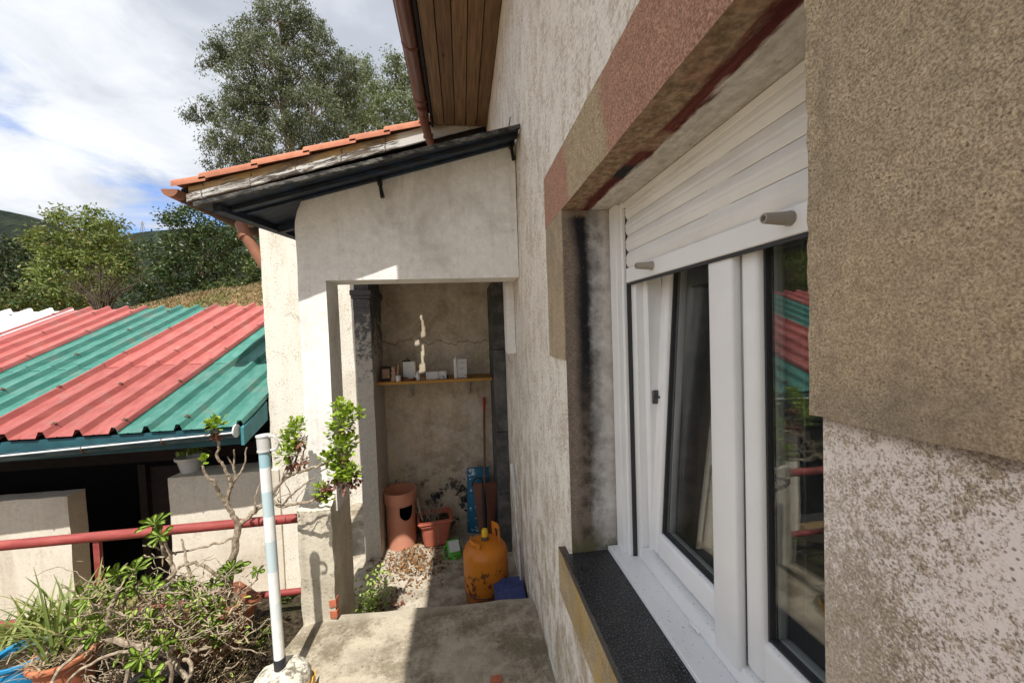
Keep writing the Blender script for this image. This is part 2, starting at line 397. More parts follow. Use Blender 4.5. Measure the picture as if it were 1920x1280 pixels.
def f_reveal(t):
    P = t.pos(); x, y, z = t.sep(P); n = t.noise(P, 300, 3, 0.65); n2 = t.noise(P, 45, 5, 0.75); v = t.noise(t.vmul(P, (1, 1, 0.35)), 7, 3, 0.5); m_ = t.noise(P, 16, 5, 0.7)
    xx = t.math('ADD', x, t.math('ADD', t.math('MULTIPLY', t.math('SUBTRACT', v, 0.5), 0.06), t.math('MULTIPLY', t.math('SUBTRACT', n2, 0.5), 0.028)))
    st = t.mix(t.step(n, 0.35, 0.65), (0.15, 0.115, 0.09), (0.31, 0.25, 0.20)); st = t.mix(t.math('MULTIPLY', t.step(m_, 0.45, 0.7), 0.5), st, (0.30, 0.24, 0.23))
    blk = t.mix(t.step(z, 1.05, 1.45), t.mix(t.step(m_, 0.4, 0.6), (0.07, 0.055, 0.045), (0.19, 0.155, 0.125)), t.mix(t.step(n2, 0.55, 0.75), (0.018, 0.018, 0.022), (0.075, 0.07, 0.07)))
    lean = t.math('ADD', xx, t.math('MULTIPLY', t.math('SUBTRACT', z, 1.4), 0.012))
    c = t.mix(t.step(lean, 0.346, 0.380), st, blk)
    grey = t.mix(t.step(m_, 0.35, 0.65), (0.24, 0.23, 0.225), (0.46, 0.45, 0.435))
    c = t.mix(t.step(lean, 0.394, 0.424), c, grey)
    c = t.mix(t.math('MULTIPLY', t.step(xx, 0.425, 0.455), 0.9), c, t.mix(t.step(m_, 0.3, 0.7), (0.50, 0.46, 0.43), (0.66, 0.63, 0.60)))
    c = t.mix(t.math('MULTIPLY', t.step(z, 0.90, 0.79), t.step(m_, 0.35, 0.6)), c, (0.13, 0.12, 0.055))
    top = t.math('MULTIPLY', t.step(t.math('ADD', z, t.math('MULTIPLY', n2, 0.05)), 1.885, 1.90), t.step(x, 0.42, 0.40))
    c = t.mix(t.math('MULTIPLY', top, 0.8), c, (0.28, 0.215, 0.165))
    return {'Base Color': t.tint(c, n2, 0.85, 1.12), 'Normal': t.bump(t.math('ADD', n, n2), 0.55, 0.004)}
M_reveal = mat('stained_reveal', f_reveal, 0.92, spec=0.2)

def f_apron(t):
    P = t.pos(); n = t.noise(P, 250, 3, 0.65); s = t.noise(t.vmul(P, (1, 6, 0.8)), 5, 4, 0.6); b = t.noise(P, 9, 4, 0.6)
    c = t.mix(t.step(n, 0.35, 0.65), (0.27, 0.20, 0.12), (0.47, 0.38, 0.25))
    c = t.mix(t.math('MULTIPLY', t.step(s, 0.48, 0.62), 0.75), c, (0.42, 0.27, 0.05))
    nz = t.sep(t.n('ShaderNodeNewGeometry').outputs['True Normal'])[2]
    c = t.mix(t.step(nz, 0.5, 0.8), c, (0.13, 0.10, 0.08))
    return {'Base Color': t.tint(c, b, 0.8, 1.15), 'Normal': t.bump(n, 0.5, 0.003)}
M_apron = mat('stained_apron_stone', f_apron, 0.93, spec=0.2)

def f_granite(t):
    P = t.pos(); n = t.noise(P, 420, 2, 0.6); v = t.noise(P, 160, 3, 0.6); d = t.noise(P, 12, 4, 0.6)
    c = t.mix(t.step(t.noise(P, 260, 2, 0.6), 0.53, 0.62), (0.012, 0.012, 0.014), (0.12, 0.125, 0.135))
    c = t.tint(c, v, 0.7, 1.3); c = t.mix(t.math('MULTIPLY', t.step(d, 0.4, 0.75), 0.25), c, (0.09, 0.085, 0.08))
    return {'Base Color': c, 'Roughness': t.math('ADD', 0.16, t.math('MULTIPLY', d, 0.3))}
M_granite = mat('black_granite', f_granite, 0.4, spec=0.45)

def f_pvc(t):
    P = t.pos(); s = t.noise(P, 180, 2, 0.5); b = t.noise(P, 7, 4, 0.6)
    c = t.tint((0.84, 0.84, 0.84), b, 0.94, 1.02)
    nz = t.sep(t.n('ShaderNodeNewGeometry').outputs['Normal'])[2]
    dirt = t.math('MULTIPLY', t.step(nz, 0.6, 0.9), t.step(s, 0.665, 0.71))
    c = t.mix(t.math('MULTIPLY', dirt, 0.8), c, (0.16, 0.13, 0.10))
    return c
M_pvc = mat('white_upvc', f_pvc, 0.38, spec=0.45)
def f_slat(t):
    P = t.pos(); b = t.noise(t.vmul(P, (1, 0.4, 1)), 14, 4, 0.6)
    return t.tint((0.78, 0.77, 0.75), b, 0.9, 1.06)
M_slat = mat('shutter_slat_white', f_slat, 0.45)
def plain(name, col, rough=0.6, metallic=0.0, var=0.1, scale=12, spec=0.4, bump=0.0, bs=150):
    def fn(t):
        P = t.obj(); c = t.tint(col, t.noise(P, scale, 4, 0.6), 1 - var, 1 + var)
        d = {'Base Color': c}
        if bump: d['Normal'] = t.bump(t.noise(P, bs, 3, 0.6), bump, 0.004)
        return d
    return mat(name, fn, rough, metallic, spec)
M_rubber = plain('grey_rubber', (0.33, 0.30, 0.26), 0.7)
M_gasket = plain('black_gasket', (0.035, 0.035, 0.038), 0.6)
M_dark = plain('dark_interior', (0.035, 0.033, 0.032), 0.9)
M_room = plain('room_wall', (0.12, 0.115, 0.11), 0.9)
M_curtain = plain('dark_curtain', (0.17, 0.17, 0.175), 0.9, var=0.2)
M_steel = plain('window_steel', (0.10, 0.10, 0.10), 0.4, 0.6)

def glass_mat():
    m = bpy.data.materials.new('window_glass'); m.use_nodes = True; t = NT(m.node_tree); t.t.nodes.clear()
    o = t.n('ShaderNodeOutputMaterial'); lw = t.n('ShaderNodeLayerWeight'); lw.inputs[0].default_value = 0.5
    fr = t.math('ADD', 0.085, t.math('MULTIPLY', t.math('POWER', lw.outputs['Facing'], 5.0), 0.915))
    tr = t.n('ShaderNodeBsdfTransparent'); tr.inputs[0].default_value = (0.95, 0.965, 0.96, 1); gl = t.n('ShaderNodeBsdfGlossy'); gl.inputs['Roughness'].default_value = 0.0
    mx = t.n('ShaderNodeMixShader'); t.l.new(fr, mx.inputs[0]); t.l.new(tr.outputs[0], mx.inputs[1]); t.l.new(gl.outputs[0], mx.inputs[2]); t.l.new(mx.outputs[0], o.inputs[0])
    return m
M_glass = glass_mat()

def f_board(t):
    P = t.pos(); s = t.noise(t.vmul(P, (14, 0.7, 14)), 4, 4, 0.6); k = t.voro(t.vmul(P, (9, 3.2, 1)), 1.0)
    c = t.mix(t.step(s, 0.35, 0.65), (0.165, 0.092, 0.043), (0.275, 0.162, 0.08))
    c = t.mix(t.step(k, 0.11, 0.05), c, (0.07, 0.03, 0.015))
    ob = t.n('ShaderNodeObjectInfo').outputs['Random']
    return t.tint(c, ob, 0.85, 1.1)
M_board = mat('varnished_soffit', f_board, 0.55)
M_copper = plain('brown_gutter', (0.155, 0.058, 0.034), 0.32, 0.0, 0.12, 5, spec=0.5)
M_mossshade = plain('mossy_shaded_gutter', (0.085, 0.06, 0.04), 0.8, var=0.4, scale=9)  # moss brown, darkened to paint in the shade on the gutter's underside
M_copper2 = plain('faded_copper_gutter', (0.27, 0.115, 0.066), 0.5, 0.0, 0.15, 6)
def f_tile(t):
    P = t.pos(); b = t.noise(P, 9, 5, 0.65); n = t.noise(P, 120, 3, 0.6); o = t.n('ShaderNodeObjectInfo').outputs['Random']
    c = t.mix(t.step(b, 0.4, 0.7), (0.44, 0.18, 0.11), (0.36, 0.135, 0.082))
    c = t.mix(t.math('MULTIPLY', t.step(b, 0.62, 0.75), 0.4), c, (0.22, 0.12, 0.08))
    c = t.tint(c, o, 0.88, 1.1)
    return {'Base Color': c, 'Normal': t.bump(n, 0.2, 0.003)}
M_tile = mat('clay_roof_tile', f_tile, 0.85, spec=0.2)
def barge_mat(name, wood0, wood1, gold, paintc, cover):
    def fn(t):
        P = t.pos(); u = t.sep(P)
        cmb = t.n('ShaderNodeCombineXYZ'); t.put(cmb.inputs[0], u[0]); t.put(cmb.inputs[1], u[1]); t.put(cmb.inputs[2], t.math('SUBTRACT', u[2], t.math('MULTIPLY', u[0], 0.283)))
        Q = cmb.outputs[0]
        s = t.noise(t.vmul(Q, (1.6, 5, 12)), 2.6, 6, 0.7, 0.5); f = t.noise(t.vmul(Q, (2.2, 10, 40)), 5, 5, 0.75); b = t.noise(t.vmul(Q, (1, 1, 6)), 2.2, 4, 0.6, 0.5)
        wood = t.mix(t.step(f, 0.35, 0.65), wood0, wood1)
        wood = t.mix(t.math('MULTIPLY', t.step(b, 0.44, 0.56), 0.75), wood, gold)
        k = t.step(t.math('ADD', t.math('MULTIPLY', s, 0.65), t.math('MULTIPLY', f, 0.35)), cover, cover + .05)
        k = t.math('MAXIMUM', k, t.step(u[0], -0.62, -0.55))
        cr = t.step(t.math('ABSOLUTE', t.math('SUBTRACT', t.math('FRACT', t.math('MULTIPLY', t.math('ADD', u[0], t.math('MULTIPLY', s, .1)), 2.3)), .5)), .02, .004)
        c = t.mix(k, wood, paintc); c = t.mix(t.math('MULTIPLY', cr, t.step(s, .45, .5)), c, (0.05, 0.035, 0.03))
        return {'Base Color': c, 'Normal': t.bump(t.math('ADD', f, k), 0.5, 0.01)}
    return mat(name, fn, 0.9, spec=0.2)
M_barge_up = barge_mat('bare_barge_board', (0.10, 0.07, 0.05), (0.36, 0.26, 0.16), (0.50, 0.32, 0.13), (0.56, 0.50, 0.40), 0.56)
M_barge_lo = barge_mat('peeling_barge_board', (0.03, 0.026, 0.024), (0.13, 0.10, 0.08), (0.16, 0.13, 0.10), (0.56, 0.54, 0.51), 0.48)
def f_bluew(t):
    P = t.pos(); s = t.noise(t.vmul(P, (1.5, 8, 8)), 5, 6, 0.7); b = t.noise(P, 4, 4, 0.6)
    c = t.mix(t.step(s, 0.40, 0.62), (0.014, 0.016, 0.02), (0.016, 0.036, 0.075))
    c = t.mix(t.math('MULTIPLY', t.step(b, 0.58, 0.72), 0.5), c, (0.03, 0.10, 0.13))
    c = t.mix(t.math('MULTIPLY', t.step(s, 0.68, 0.74), 0.6), c, (0.16, 0.17, 0.16))
    return {'Base Color': c, 'Normal': t.bump(s, 0.4, 0.008)}
M_blue = mat('worn_blue_timber', f_bluew, 0.7)
def f_edge(t):
    P = t.pos(); s = t.noise(t.vmul(P, (2, 6, 6)), 9, 6, 0.7)
    return {'Base Color': t.mix(t.step(s, 0.4, 0.65), (0.018, 0.018, 0.018), (0.15, 0.145, 0.135)), 'Normal': t.bump(s, 0.4, 0.006)}
M_edge = mat('weathered_roof_sheet', f_edge, 0.85)

def sheet_mat(name, c0, c1):
    def fn(t):
        P = t.obj(); s = t.noise(t.vmul(P, (10, 0.5, 10)), 1.5, 4, 0.6); d = t.noise(P, 3.0, 5, 0.6, 0.5); n = t.noise(P, 60, 3, 0.6)
        c = t.mix(t.step(s, 0.35, 0.7), c0, c1)
        c = t.mix(t.math('MULTIPLY', t.step(d, 0.52, 0.72), 0.38), c, (0.26, 0.2, 0.17))
        c = t.tint(c, t.n('ShaderNodeObjectInfo').outputs['Random'], 0.88, 1.1)
        return {'Base Color': t.tint(c, n, 0.92, 1.06), 'Roughness': 0.5}
    return mat(name, fn, 0.5, spec=0.3)
M_red = sheet_mat('red_roof_sheet', (0.33, 0.088, 0.080), (0.41, 0.128, 0.112))
M_green = sheet_mat('green_roof_sheet', (0.050, 0.185, 0.15), (0.09, 0.245, 0.205))
M_white = sheet_mat('white_roof_sheet', (0.75, 0.76, 0.77), (0.82, 0.82, 0.82))
M_clip = plain('rusty_clip', (0.15, 0.075, 0.05), 0.8, var=0.3)
def f_sgut(t):
    P = t.pos(); s = t.noise(t.vmul(P, (0.8, 5, 5)), 8, 5, 0.65)
    return t.mix(t.step(s, 0.42, 0.6), (0.055, 0.12, 0.15), (0.16, 0.24, 0.27))
M_sgut = mat('painted_shed_gutter', f_sgut, 0.5)
M_sfas = plain('blue_shed_fascia', (0.02, 0.085, 0.105), 0.6, var=0.25, scale=8)
M_teal = plain('teal_shed_barge', (0.05, 0.21, 0.24), 0.6, var=0.2, scale=8)
M_rim = plain('pale_gutter_rim', (0.68, 0.70, 0.71), 0.45, var=0.08)
M_dwood = plain('dark_shed_timber', (0.018, 0.011, 0.009), 0.85, var=0.35, scale=9)

def concrete(name, lo, hi, wash, moss_c, mossk, washk):
    def fn(t):
        P = t.pos(); x, y, z = t.sep(P)
        b = t.noise(P, 1.9, 5, 0.6, 0.7); m_ = t.noise(P, 10, 6, 0.7, 0.3); n = t.noise(P, 170, 4, 0.7); g_ = t.noise(P, 55, 5, 0.72); v = t.voro(P, 75)
        c = t.mix(t.step(m_, 0.36, 0.64), lo, hi)
        c = t.mix(t.math('MULTIPLY', t.step(b, 0.40, 0.62), washk), c, wash)
        moss = t.math('MULTIPLY', t.step(t.math('ADD', t.noise(P, 3.2, 5, 0.65), t.math('MULTIPLY', g_, 0.35)), 0.64, 0.80), mossk)
        c = t.mix(moss, c, moss_c)
        c = t.mix(t.math('MULTIPLY', t.step(n, 0.56, 0.70), 0.7), c, (0.50, 0.45, 0.36)); c = t.mix(t.math('MULTIPLY', t.step(g_, 0.58, 0.70), 0.6), c, (0.07, 0.055, 0.04))
        c = t.mix(t.math('MULTIPLY', t.step(v, 0.16, 0.08), t.step(b, .5, .56)), c, (0.09, 0.075, 0.06))
        edge = t.math('MULTIPLY', t.step(y, 2.05, 2.13), t.step(z, -0.12, -0.03))
        c = t.mix(t.math('MULTIPLY', edge, 0.5), c, (0.50, 0.46, 0.37))
        return {'Base Color': c, 'Normal': t.bump(t.math('ADD', n, t.math('ADD', g_, m_)), 0.6, 0.007)}
    return mat(name, fn, 0.93, spec=0.2)
M_conc = concrete('weathered_concrete', (0.21, 0.175, 0.13), (0.42, 0.365, 0.285), (0.52, 0.465, 0.36), (0.13, 0.105, 0.062), 0.7, 0.62)
M_floor = concrete('pale_porch_concrete', (0.24, 0.20, 0.15), (0.46, 0.41, 0.33), (0.56, 0.51, 0.42), (0.14, 0.11, 0.07), 0.5, 0.6)
def f_soil(t):
    P = t.pos(); n = t.noise(P, 40, 5, 0.75); b = t.noise(P, 5, 4, 0.6)
    c = t.mix(t.step(n, 0.35, 0.7), (0.018, 0.013, 0.009), (0.10, 0.075, 0.045))
    c = t.mix(t.math('MULTIPLY', t.step(b, 0.5, 0.65), 0.5), c, (0.05, 0.055, 0.02))
    return {'Base Color': c, 'Normal': t.bump(n, 0.9, 0.02)}
M_soil = mat('damp_soil', f_soil, 0.95, spec=0.15)
def f_grass(t):
    P = t.pos(); n = t.noise(P, 5, 6, 0.75); b = t.noise(P, 0.35, 4, 0.6); f = t.noise(P, 30, 4, 0.7)
    c = t.mix(t.step(n, 0.35, 0.65), (0.22, 0.13, 0.06), (0.44, 0.31, 0.15))
    c = t.mix(t.step(b, 0.52, 0.62), c, (0.15, 0.16, 0.045))
    return {'Base Color': t.tint(c, f, 0.7, 1.3), 'Normal': t.bump(t.math('ADD', n, f), 0.8, 0.1)}
M_grass = mat('dry_hillside_grass', f_grass, 0.95, spec=0.1)
def f_hill(t):
    P = t.pos(); v = t.voro(P, 0.16); n = t.noise(P, 0.03, 6, 0.65); f = t.noise(P, 0.4, 4, 0.7)
    c = t.mix(t.step(n, 0.40, 0.6), (0.016, 0.024, 0.018), (0.034, 0.042, 0.030))
    c = t.tint(c, f, 0.6, 1.4)
    return {'Base Color': c, 'Normal': t.bump(t.math('ADD', v, f), 1.0, 3.0)}
M_hill = mat('wooded_hillside', f_hill, 1.0, spec=0.05)

def f_railred(t):
    P = t.pos(); n = t.noise(P, 22, 5, 0.7); s = t.noise(t.vmul(P, (1, 4, 4)), 7, 4, 0.6)
    c = t.mix(t.step(s, 0.35, 0.7), (0.23, 0.036, 0.032), (0.31, 0.068, 0.056))
    c = t.mix(t.step(n, 0.64, 0.72), c, (0.12, 0.05, 0.035))
    return {'Base Color': c, 'Normal': t.bump(n, 0.3, 0.004)}
M_rail = mat('flaking_red_paint', f_railred, 0.6)
def f_pole(t):
    P = t.pos(); x, y, z = t.sep(P); n = t.noise(P, 30, 4, 0.65)
    zz = t.math('ADD', z, t.math('MULTIPLY', t.math('SUBTRACT', n, 0.5), 0.012))
    c = (0.78, 0.79, 0.78)
    for (a, b, k) in ((0.985, 1.09, 0.75), (0.78, 0.888, 0.50), (0.545, 0.678, 0.45), (0.34, 0.42, 0.18)):
        band = t.math('MULTIPLY', t.step(zz, a, a + 0.004), t.step(zz, b, b - 0.004))
        c = t.mix(t.math('MULTIPLY', band, t.math('ADD', k - 0.25, t.math('MULTIPLY', n, 0.5))), c, (0.18, 0.42, 0.52))
    return t.tint(c, n, 0.9, 1.05)
M_pole = mat('striped_pole_paint', f_pole, 0.4)
M_cap = plain('grey_pvc_cap', (0.55, 0.55, 0.54), 0.5)
M_tape = plain('black_tape', (0.02, 0.022, 0.028), 0.55)
def f_lump(t):
    P = t.pos(); n = t.noise(P, 35, 5, 0.7); v = t.voro(P, 60)
    c = t.mix(t.step(n, 0.40, 0.55), (0.20, 0.18, 0.14), (0.62, 0.59, 0.50)); c = t.mix(t.step(v, 0.2, 0.08), c, (0.10, 0.09, 0.08))
    return {'Base Color': c, 'Normal': t.bump(n, 0.7, 0.01)}
M_lump = mat('lumpy_cement', f_lump, 0.95, spec=0.15)
M_yellow = plain('yellow_plastic', (0.62, 0.33, 0.03), 0.5, var=0.2)
M_terra = plain('terracotta_plastic', (0.47, 0.165, 0.085), 0.6, var=0.18, scale=10, bump=0.1)
M_terraold = plain('weathered_terracotta', (0.25, 0.095, 0.05), 0.85, var=0.55, scale=14, bump=0.3)
M_pinkpot = plain('pink_clay_flue', (0.56, 0.25, 0.165), 0.8, var=0.08, scale=8, bump=0.1)
M_planter = plain('rust_red_planter', (0.44, 0.13, 0.085), 0.65, var=0.14, scale=12)
M_bluepot = plain('blue_plastic_tub', (0.02, 0.23, 0.48), 0.45, var=0.15)
M_blackpot = plain('black_plastic_pot', (0.014, 0.014, 0.015), 0.5)
def f_cyl(t):
    P = t.obj(); x, y, z = t.sep(P); n = t.noise(P, 16, 6, 0.72); f = t.noise(P, 60, 4, 0.7); b = t.noise(P, 5, 4, 0.6)
    c = t.mix(t.step(b, 0.35, 0.7), (0.60, 0.20, 0.016), (0.52, 0.155, 0.012))
    lowm = t.step(z, 0.40, 0.12)
    rust = t.step(t.math('ADD', t.math('MULTIPLY', n, 0.75), t.math('ADD', t.math('MULTIPLY', f, 0.25), t.math('MULTIPLY', lowm, 0.085))), 0.585, 0.635)
    c = t.mix(rust, c, t.mix(f, (0.05, 0.018, 0.008), (0.22, 0.07, 0.02)))
    c = t.mix(t.step(z, 0.105, 0.085), c, t.mix(t.step(n, 0.4, 0.6), (0.13, 0.045, 0.018), (0.36, 0.12, 0.025)))
    return {'Base Color': c, 'Roughness': t.math('ADD', 0.42, t.math('MULTIPLY', rust, 0.45)), 'Normal': t.bump(rust, 0.25, 0.003)}
M_cyl = mat('orange_cylinder_paint', f_cyl, 0.45)
M_yellowcap = plain('yellow_cap', (0.70, 0.47, 0.03), 0.45)
M_brass = plain('dull_brass', (0.16, 0.13, 0.08), 0.45, 0.7)
M_bluecrate = plain('blue_plastic_crate', (0.045, 0.065, 0.19), 0.6, var=0.35, scale=30)
M_bottle = plain('green_plastic_bottle', (0.07, 0.30, 0.03), 0.4, var=0.1)
def f_print(bgc, inks, sc):
    def fn(t):
        P = t.obj(); c = bgc
        for i, (ink, th) in enumerate(inks):
            n = t.noise(t.vadd(P, (i * 3.1, 1.7 * i, 0)), sc, 3, 0.6, 0.8); c = t.mix(t.step(n, th, th + 0.02), c, ink)
        return c
    return fn
M_bag = mat('printed_blue_sack', f_print((0.012, 0.12, 0.215), [((0.50, 0.58, 0.62), 0.62), ((0.008, 0.08, 0.20), 0.66)], 22), 0.5)
M_carton = mat('printed_white_carton', f_print((0.55, 0.55, 0.54), [((0.12, 0.13, 0.15), 0.60), ((0.28, 0.36, 0.42), 0.62)], 26), 0.6)
M_figure = mat('painted_figurine', f_print((0.42, 0.25, 0.17), [((0.30, 0.06, 0.04), 0.58), ((0.55, 0.45, 0.36), 0.60)], 40), 0.5)
M_brownclay = plain('dark_brown_clay', (0.16, 0.062, 0.04), 0.7, var=0.15)
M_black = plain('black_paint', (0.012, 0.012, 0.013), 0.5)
M_redplastic = plain('red_handle', (0.40, 0.025, 0.02), 0.45)
M_shelf = plain('ochre_shelf_board', (0.40, 0.20, 0.035), 0.6, var=0.15, scale=9)
M_bracket = plain('cream_bracket', (0.42, 0.38, 0.32), 0.6)
M_whitepipe = plain('dirty_white_pipe', (0.50, 0.50, 0.49), 0.5, var=0.2)
M_ceramic = plain('white_ceramic', (0.66, 0.65, 0.63), 0.3)
def f_dstone(t):
    P = t.pos(); n = t.noise(P, 120, 4, 0.7); b = t.noise(P, 7, 5, 0.65)
    c = t.mix(t.step(b, 0.4, 0.65), (0.055, 0.055, 0.055), (0.12, 0.115, 0.11)); c = t.tint(c, n, 0.75, 1.25)
    return {'Base Color': c, 'Normal': t.bump(n, 0.4, 0.004)}
M_dstone = mat('dark_jamb_stone', f_dstone, 0.85)
def f_pillar(t):
    P = t.pos(); x, y, z = t.sep(P); n = t.noise(P, 16, 5, 0.7); f = t.noise(P, 70, 4, 0.7)
    h = t.math('ADD', t.math('ADD', t.math('MULTIPLY', n, 0.6), t.math('MULTIPLY', f, 0.4)), t.math('MULTIPLY', t.math('SUBTRACT', z, 1.42), 0.26))
    c = t.mix(t.step(h, 0.46, 0.56), (0.46, 0.43, 0.385), (0.10, 0.103, 0.112))
    return {'Base Color': t.tint(c, f, 0.8, 1.2), 'Normal': t.bump(f, 0.4, 0.005)}
M_pillar = mat('flaking_black_pillar', f_pillar, 0.85)
M_brick = plain('red_brick', (0.42, 0.13, 0.07), 0.9, var=0.2, scale=30, bump=0.4)

def leaf_mat(name, c0, c1, c2=None, trans=0.3, rough=0.55, spec=0.3, clump=0.0):
    m = bpy.data.materials.new(name); m.use_nodes = True; t = NT(m.node_tree); t.t.nodes.clear()
    o = t.n('ShaderNodeOutputMaterial'); a = t.n('ShaderNodeAttribute', attribute_name='tone').outputs['Fac']
    c = t.mix(a, c0, c1)
    if c2 is not None: c = t.mix(t.step(a, 0.86, 0.90), c, c2)
    if clump: c = t.tint(c, t.noise(t.pos(), clump, 3, 0.6), 0.72, 1.28)
    b = t.n('ShaderNodeBsdfPrincipled'); t.put(b.inputs['Base Color'], c); b.inputs['Roughness'].default_value = rough; b.inputs['Specular IOR Level'].default_value = spec
    tr = t.n('ShaderNodeBsdfTranslucent'); t.put(tr.inputs[0], t.mix(1.0, c, (1.0, 1.15, 0.6), 'MULTIPLY'))
    mx = t.n('ShaderNodeMixShader'); mx.inputs[0].default_value = trans
    t.l.new(b.outputs[0], mx.inputs[1]); t.l.new(tr.outputs[0], mx.inputs[2]); t.l.new(mx.outputs[0], o.inputs[0]); return m
L_euc = leaf_mat('eucalyptus_leaf', (0.060, 0.080, 0.048), (0.160, 0.180, 0.115), (0.25, 0.26, 0.17), clump=0.5)
L_euc2 = leaf_mat('pale_eucalyptus_leaf', (0.095, 0.128, 0.066), (0.20, 0.225, 0.13), (0.28, 0.29, 0.18), clump=0.5)
L_yel = leaf_mat('yellowing_leaf', (0.10, 0.145, 0.034), (0.22, 0.25, 0.075), (0.27, 0.25, 0.09), clump=0.9)
L_dark = leaf_mat('laurel_leaf', (0.028, 0.056, 0.017), (0.078, 0.112, 0.034), (0.13, 0.155, 0.06), trans=0.2, rough=0.4, clump=0.9)
L_wood = leaf_mat('dark_wood_leaf', (0.018, 0.032, 0.012), (0.045, 0.062, 0.022), None, trans=0.2, clump=0.4)
L_scrub = leaf_mat('scrub_leaf', (0.05, 0.085, 0.022), (0.115, 0.145, 0.045), (0.2, 0.16, 0.07), clump=1.0)
L_succ = leaf_mat('succulent_leaf', (0.24, 0.35, 0.06), (0.38, 0.49, 0.11), None, trans=0.2, rough=0.4)
L_aeon = leaf_mat('lime_rosette_leaf', (0.20, 0.31, 0.03), (0.36, 0.45, 0.06), None, trans=0.25, rough=0.4)
L_rust = leaf_mat('withered_leaf', (0.13, 0.045, 0.03), (0.22, 0.10, 0.06), None, trans=0.1)
L_strap = leaf_mat('strap_leaf', (0.13, 0.18, 0.045), (0.34, 0.37, 0.12), (0.42, 0.36, 0.17), trans=0.25)
L_straw = leaf_mat('straw', (0.27, 0.20, 0.12), (0.48, 0.39, 0.26), (0.10, 0.055, 0.03), trans=0.1)
L_brack = leaf_mat('bracken', (0.19, 0.125, 0.06), (0.37, 0.285, 0.155), (0.13, 0.16, 0.055), trans=0.1)
L_litter = leaf_mat('leaf_litter', (0.13, 0.058, 0.02), (0.34, 0.18, 0.065), (0.07, 0.035, 0.018), trans=0.1)
def f_bark(t):
    P = t.pos(); n = t.noise(t.vmul(P, (1, 1, 0.3)), 9, 5, 0.65)
    return t.mix(t.step(n, 0.35, 0.65), (0.16, 0.13, 0.10), (0.34, 0.30, 0.25))
M_bark = mat('pale_bark', f_bark, 0.9, spec=0.1)
def f_stem(t):
    P = t.pos(); n = t.noise(P, 60, 4, 0.65)
    return t.mix(t.step(n, 0.35, 0.65), (0.17, 0.13, 0.095), (0.38, 0.315, 0.235))
M_stem = mat('woody_stem', f_stem, 0.85, spec=0.15)
M_gstem = plain('green_stem', (0.25, 0.26, 0.11), 0.7, var=0.2, scale=30)
M_twig = plain('dry_twig', (0.10, 0.075, 0.05), 0.9, var=0.3, scale=20)
M_steelgrey = plain('pylon_steel', (0.30, 0.31, 0.33), 0.6)

CAMP = Vector((0, 0, 1.52))
def at(px, py, Y):
    """the point of the world plane y = Y that the photograph shows at (px, py)"""
    d = r_ * (px - 960) + u_ * (640 - py) + f_ * 720
    return CAMP + d * (Y / d.y)

# ------------------------------------------------------------------ ground
def ground_z(x, y):
    s = min(1, max(0, (y - 8.5) / 6.0)); s = s * s * (3 - 2 * s)
    base = 3.35 + (min(x, -4) + 7.0) * 0.19
    base = max(base, 1.2)
    z = -1.25 + s * (base + 1.25)
    if y > 14.5: z += (y - 14.5) * 0.06 - max(0, (y - 26)) * 0.02
    return z + 0.12 * s * (mn.noise(Vector((x * .5, y * .5, 3))) + .5 * mn.noise(Vector((x * 1.7, y * 1.7, 8))))
b = MB(); xs = frange(-70, 40, 1.1); ys = [-1.0, 2.6, 6] + frange(7, 20, 0.45) + frange(20.8, 90, 2.5)
V = [[b.bm.verts.new((x, y, ground_z(x, y))) for x in xs] for y in ys]
for j in range(len(ys) - 1):
    for i in range(len(xs) - 1): b.bm.faces.new((V[j][i], V[j][i + 1], V[j + 1][i + 1], V[j + 1][i]))
tag(b.build('hillside_ground', M_grass), kind='structure')
b = MB(); s_ = 3500; n_ = 10
for i in range(1): b.bm.faces.new([b.bm.verts.new(p) for p in ((-s_, -s_, -1.6), (s_, -s_, -1.6), (s_, s_, -1.6), (-s_, s_, -1.6))])
tag(b.build('far_ground', M_grass), kind='structure')

def hill(name, pts, D, depth, seed, wob):
    """a ridge through the given outline, falling away to both sides"""
    P = [at(px, py, D) for px, py in pts]
    b = MB(); rows = []
    N = 160
    for k in range(13):
        t = (k - 6) / 6.0; row = []
        for i in range(N + 1):
            q = i / N * (len(P) - 1); a = int(min(q, len(P) - 2)); f = q - a; p = P[a].lerp(P[a + 1], f)
            h = (p.z + 8) * max(0.0, 1 - abs(t) ** 1.3) - 8
            nz = wob * (mn.fractal(Vector((p.x * 3.0 / depth, t * 2.2, seed)), 0.9, 2.1, 5)) * (0.35 if k == 6 else 1)
            row.append(b.bm.verts.new((p.x * (1 + t * depth / D * 0.9), p.y + t * depth, h + nz)))
        rows.append(row)
    for k in range(12):
        for i in range(N): b.bm.faces.new((rows[k][i], rows[k][i + 1], rows[k + 1][i + 1], rows[k + 1][i]))
    return tag(b.build(name, M_hill), kind='structure')
hill('wooded_hill', [(-900, 420), (-520, 380), (-260, 372), (-90, 380), (0, 392), (50, 403), (105, 421), (160, 455), (220, 520), (300, 600), (420, 640)], 300, 120, 3.0, 3.0)
hill('distant_ridge', [(-900, 500), (-300, 500), (60, 480), (200, 447), (260, 436), (330, 429), (420, 424), (560, 440), (800, 470), (1100, 480)], 1300, 300, 8.0, 6.0)

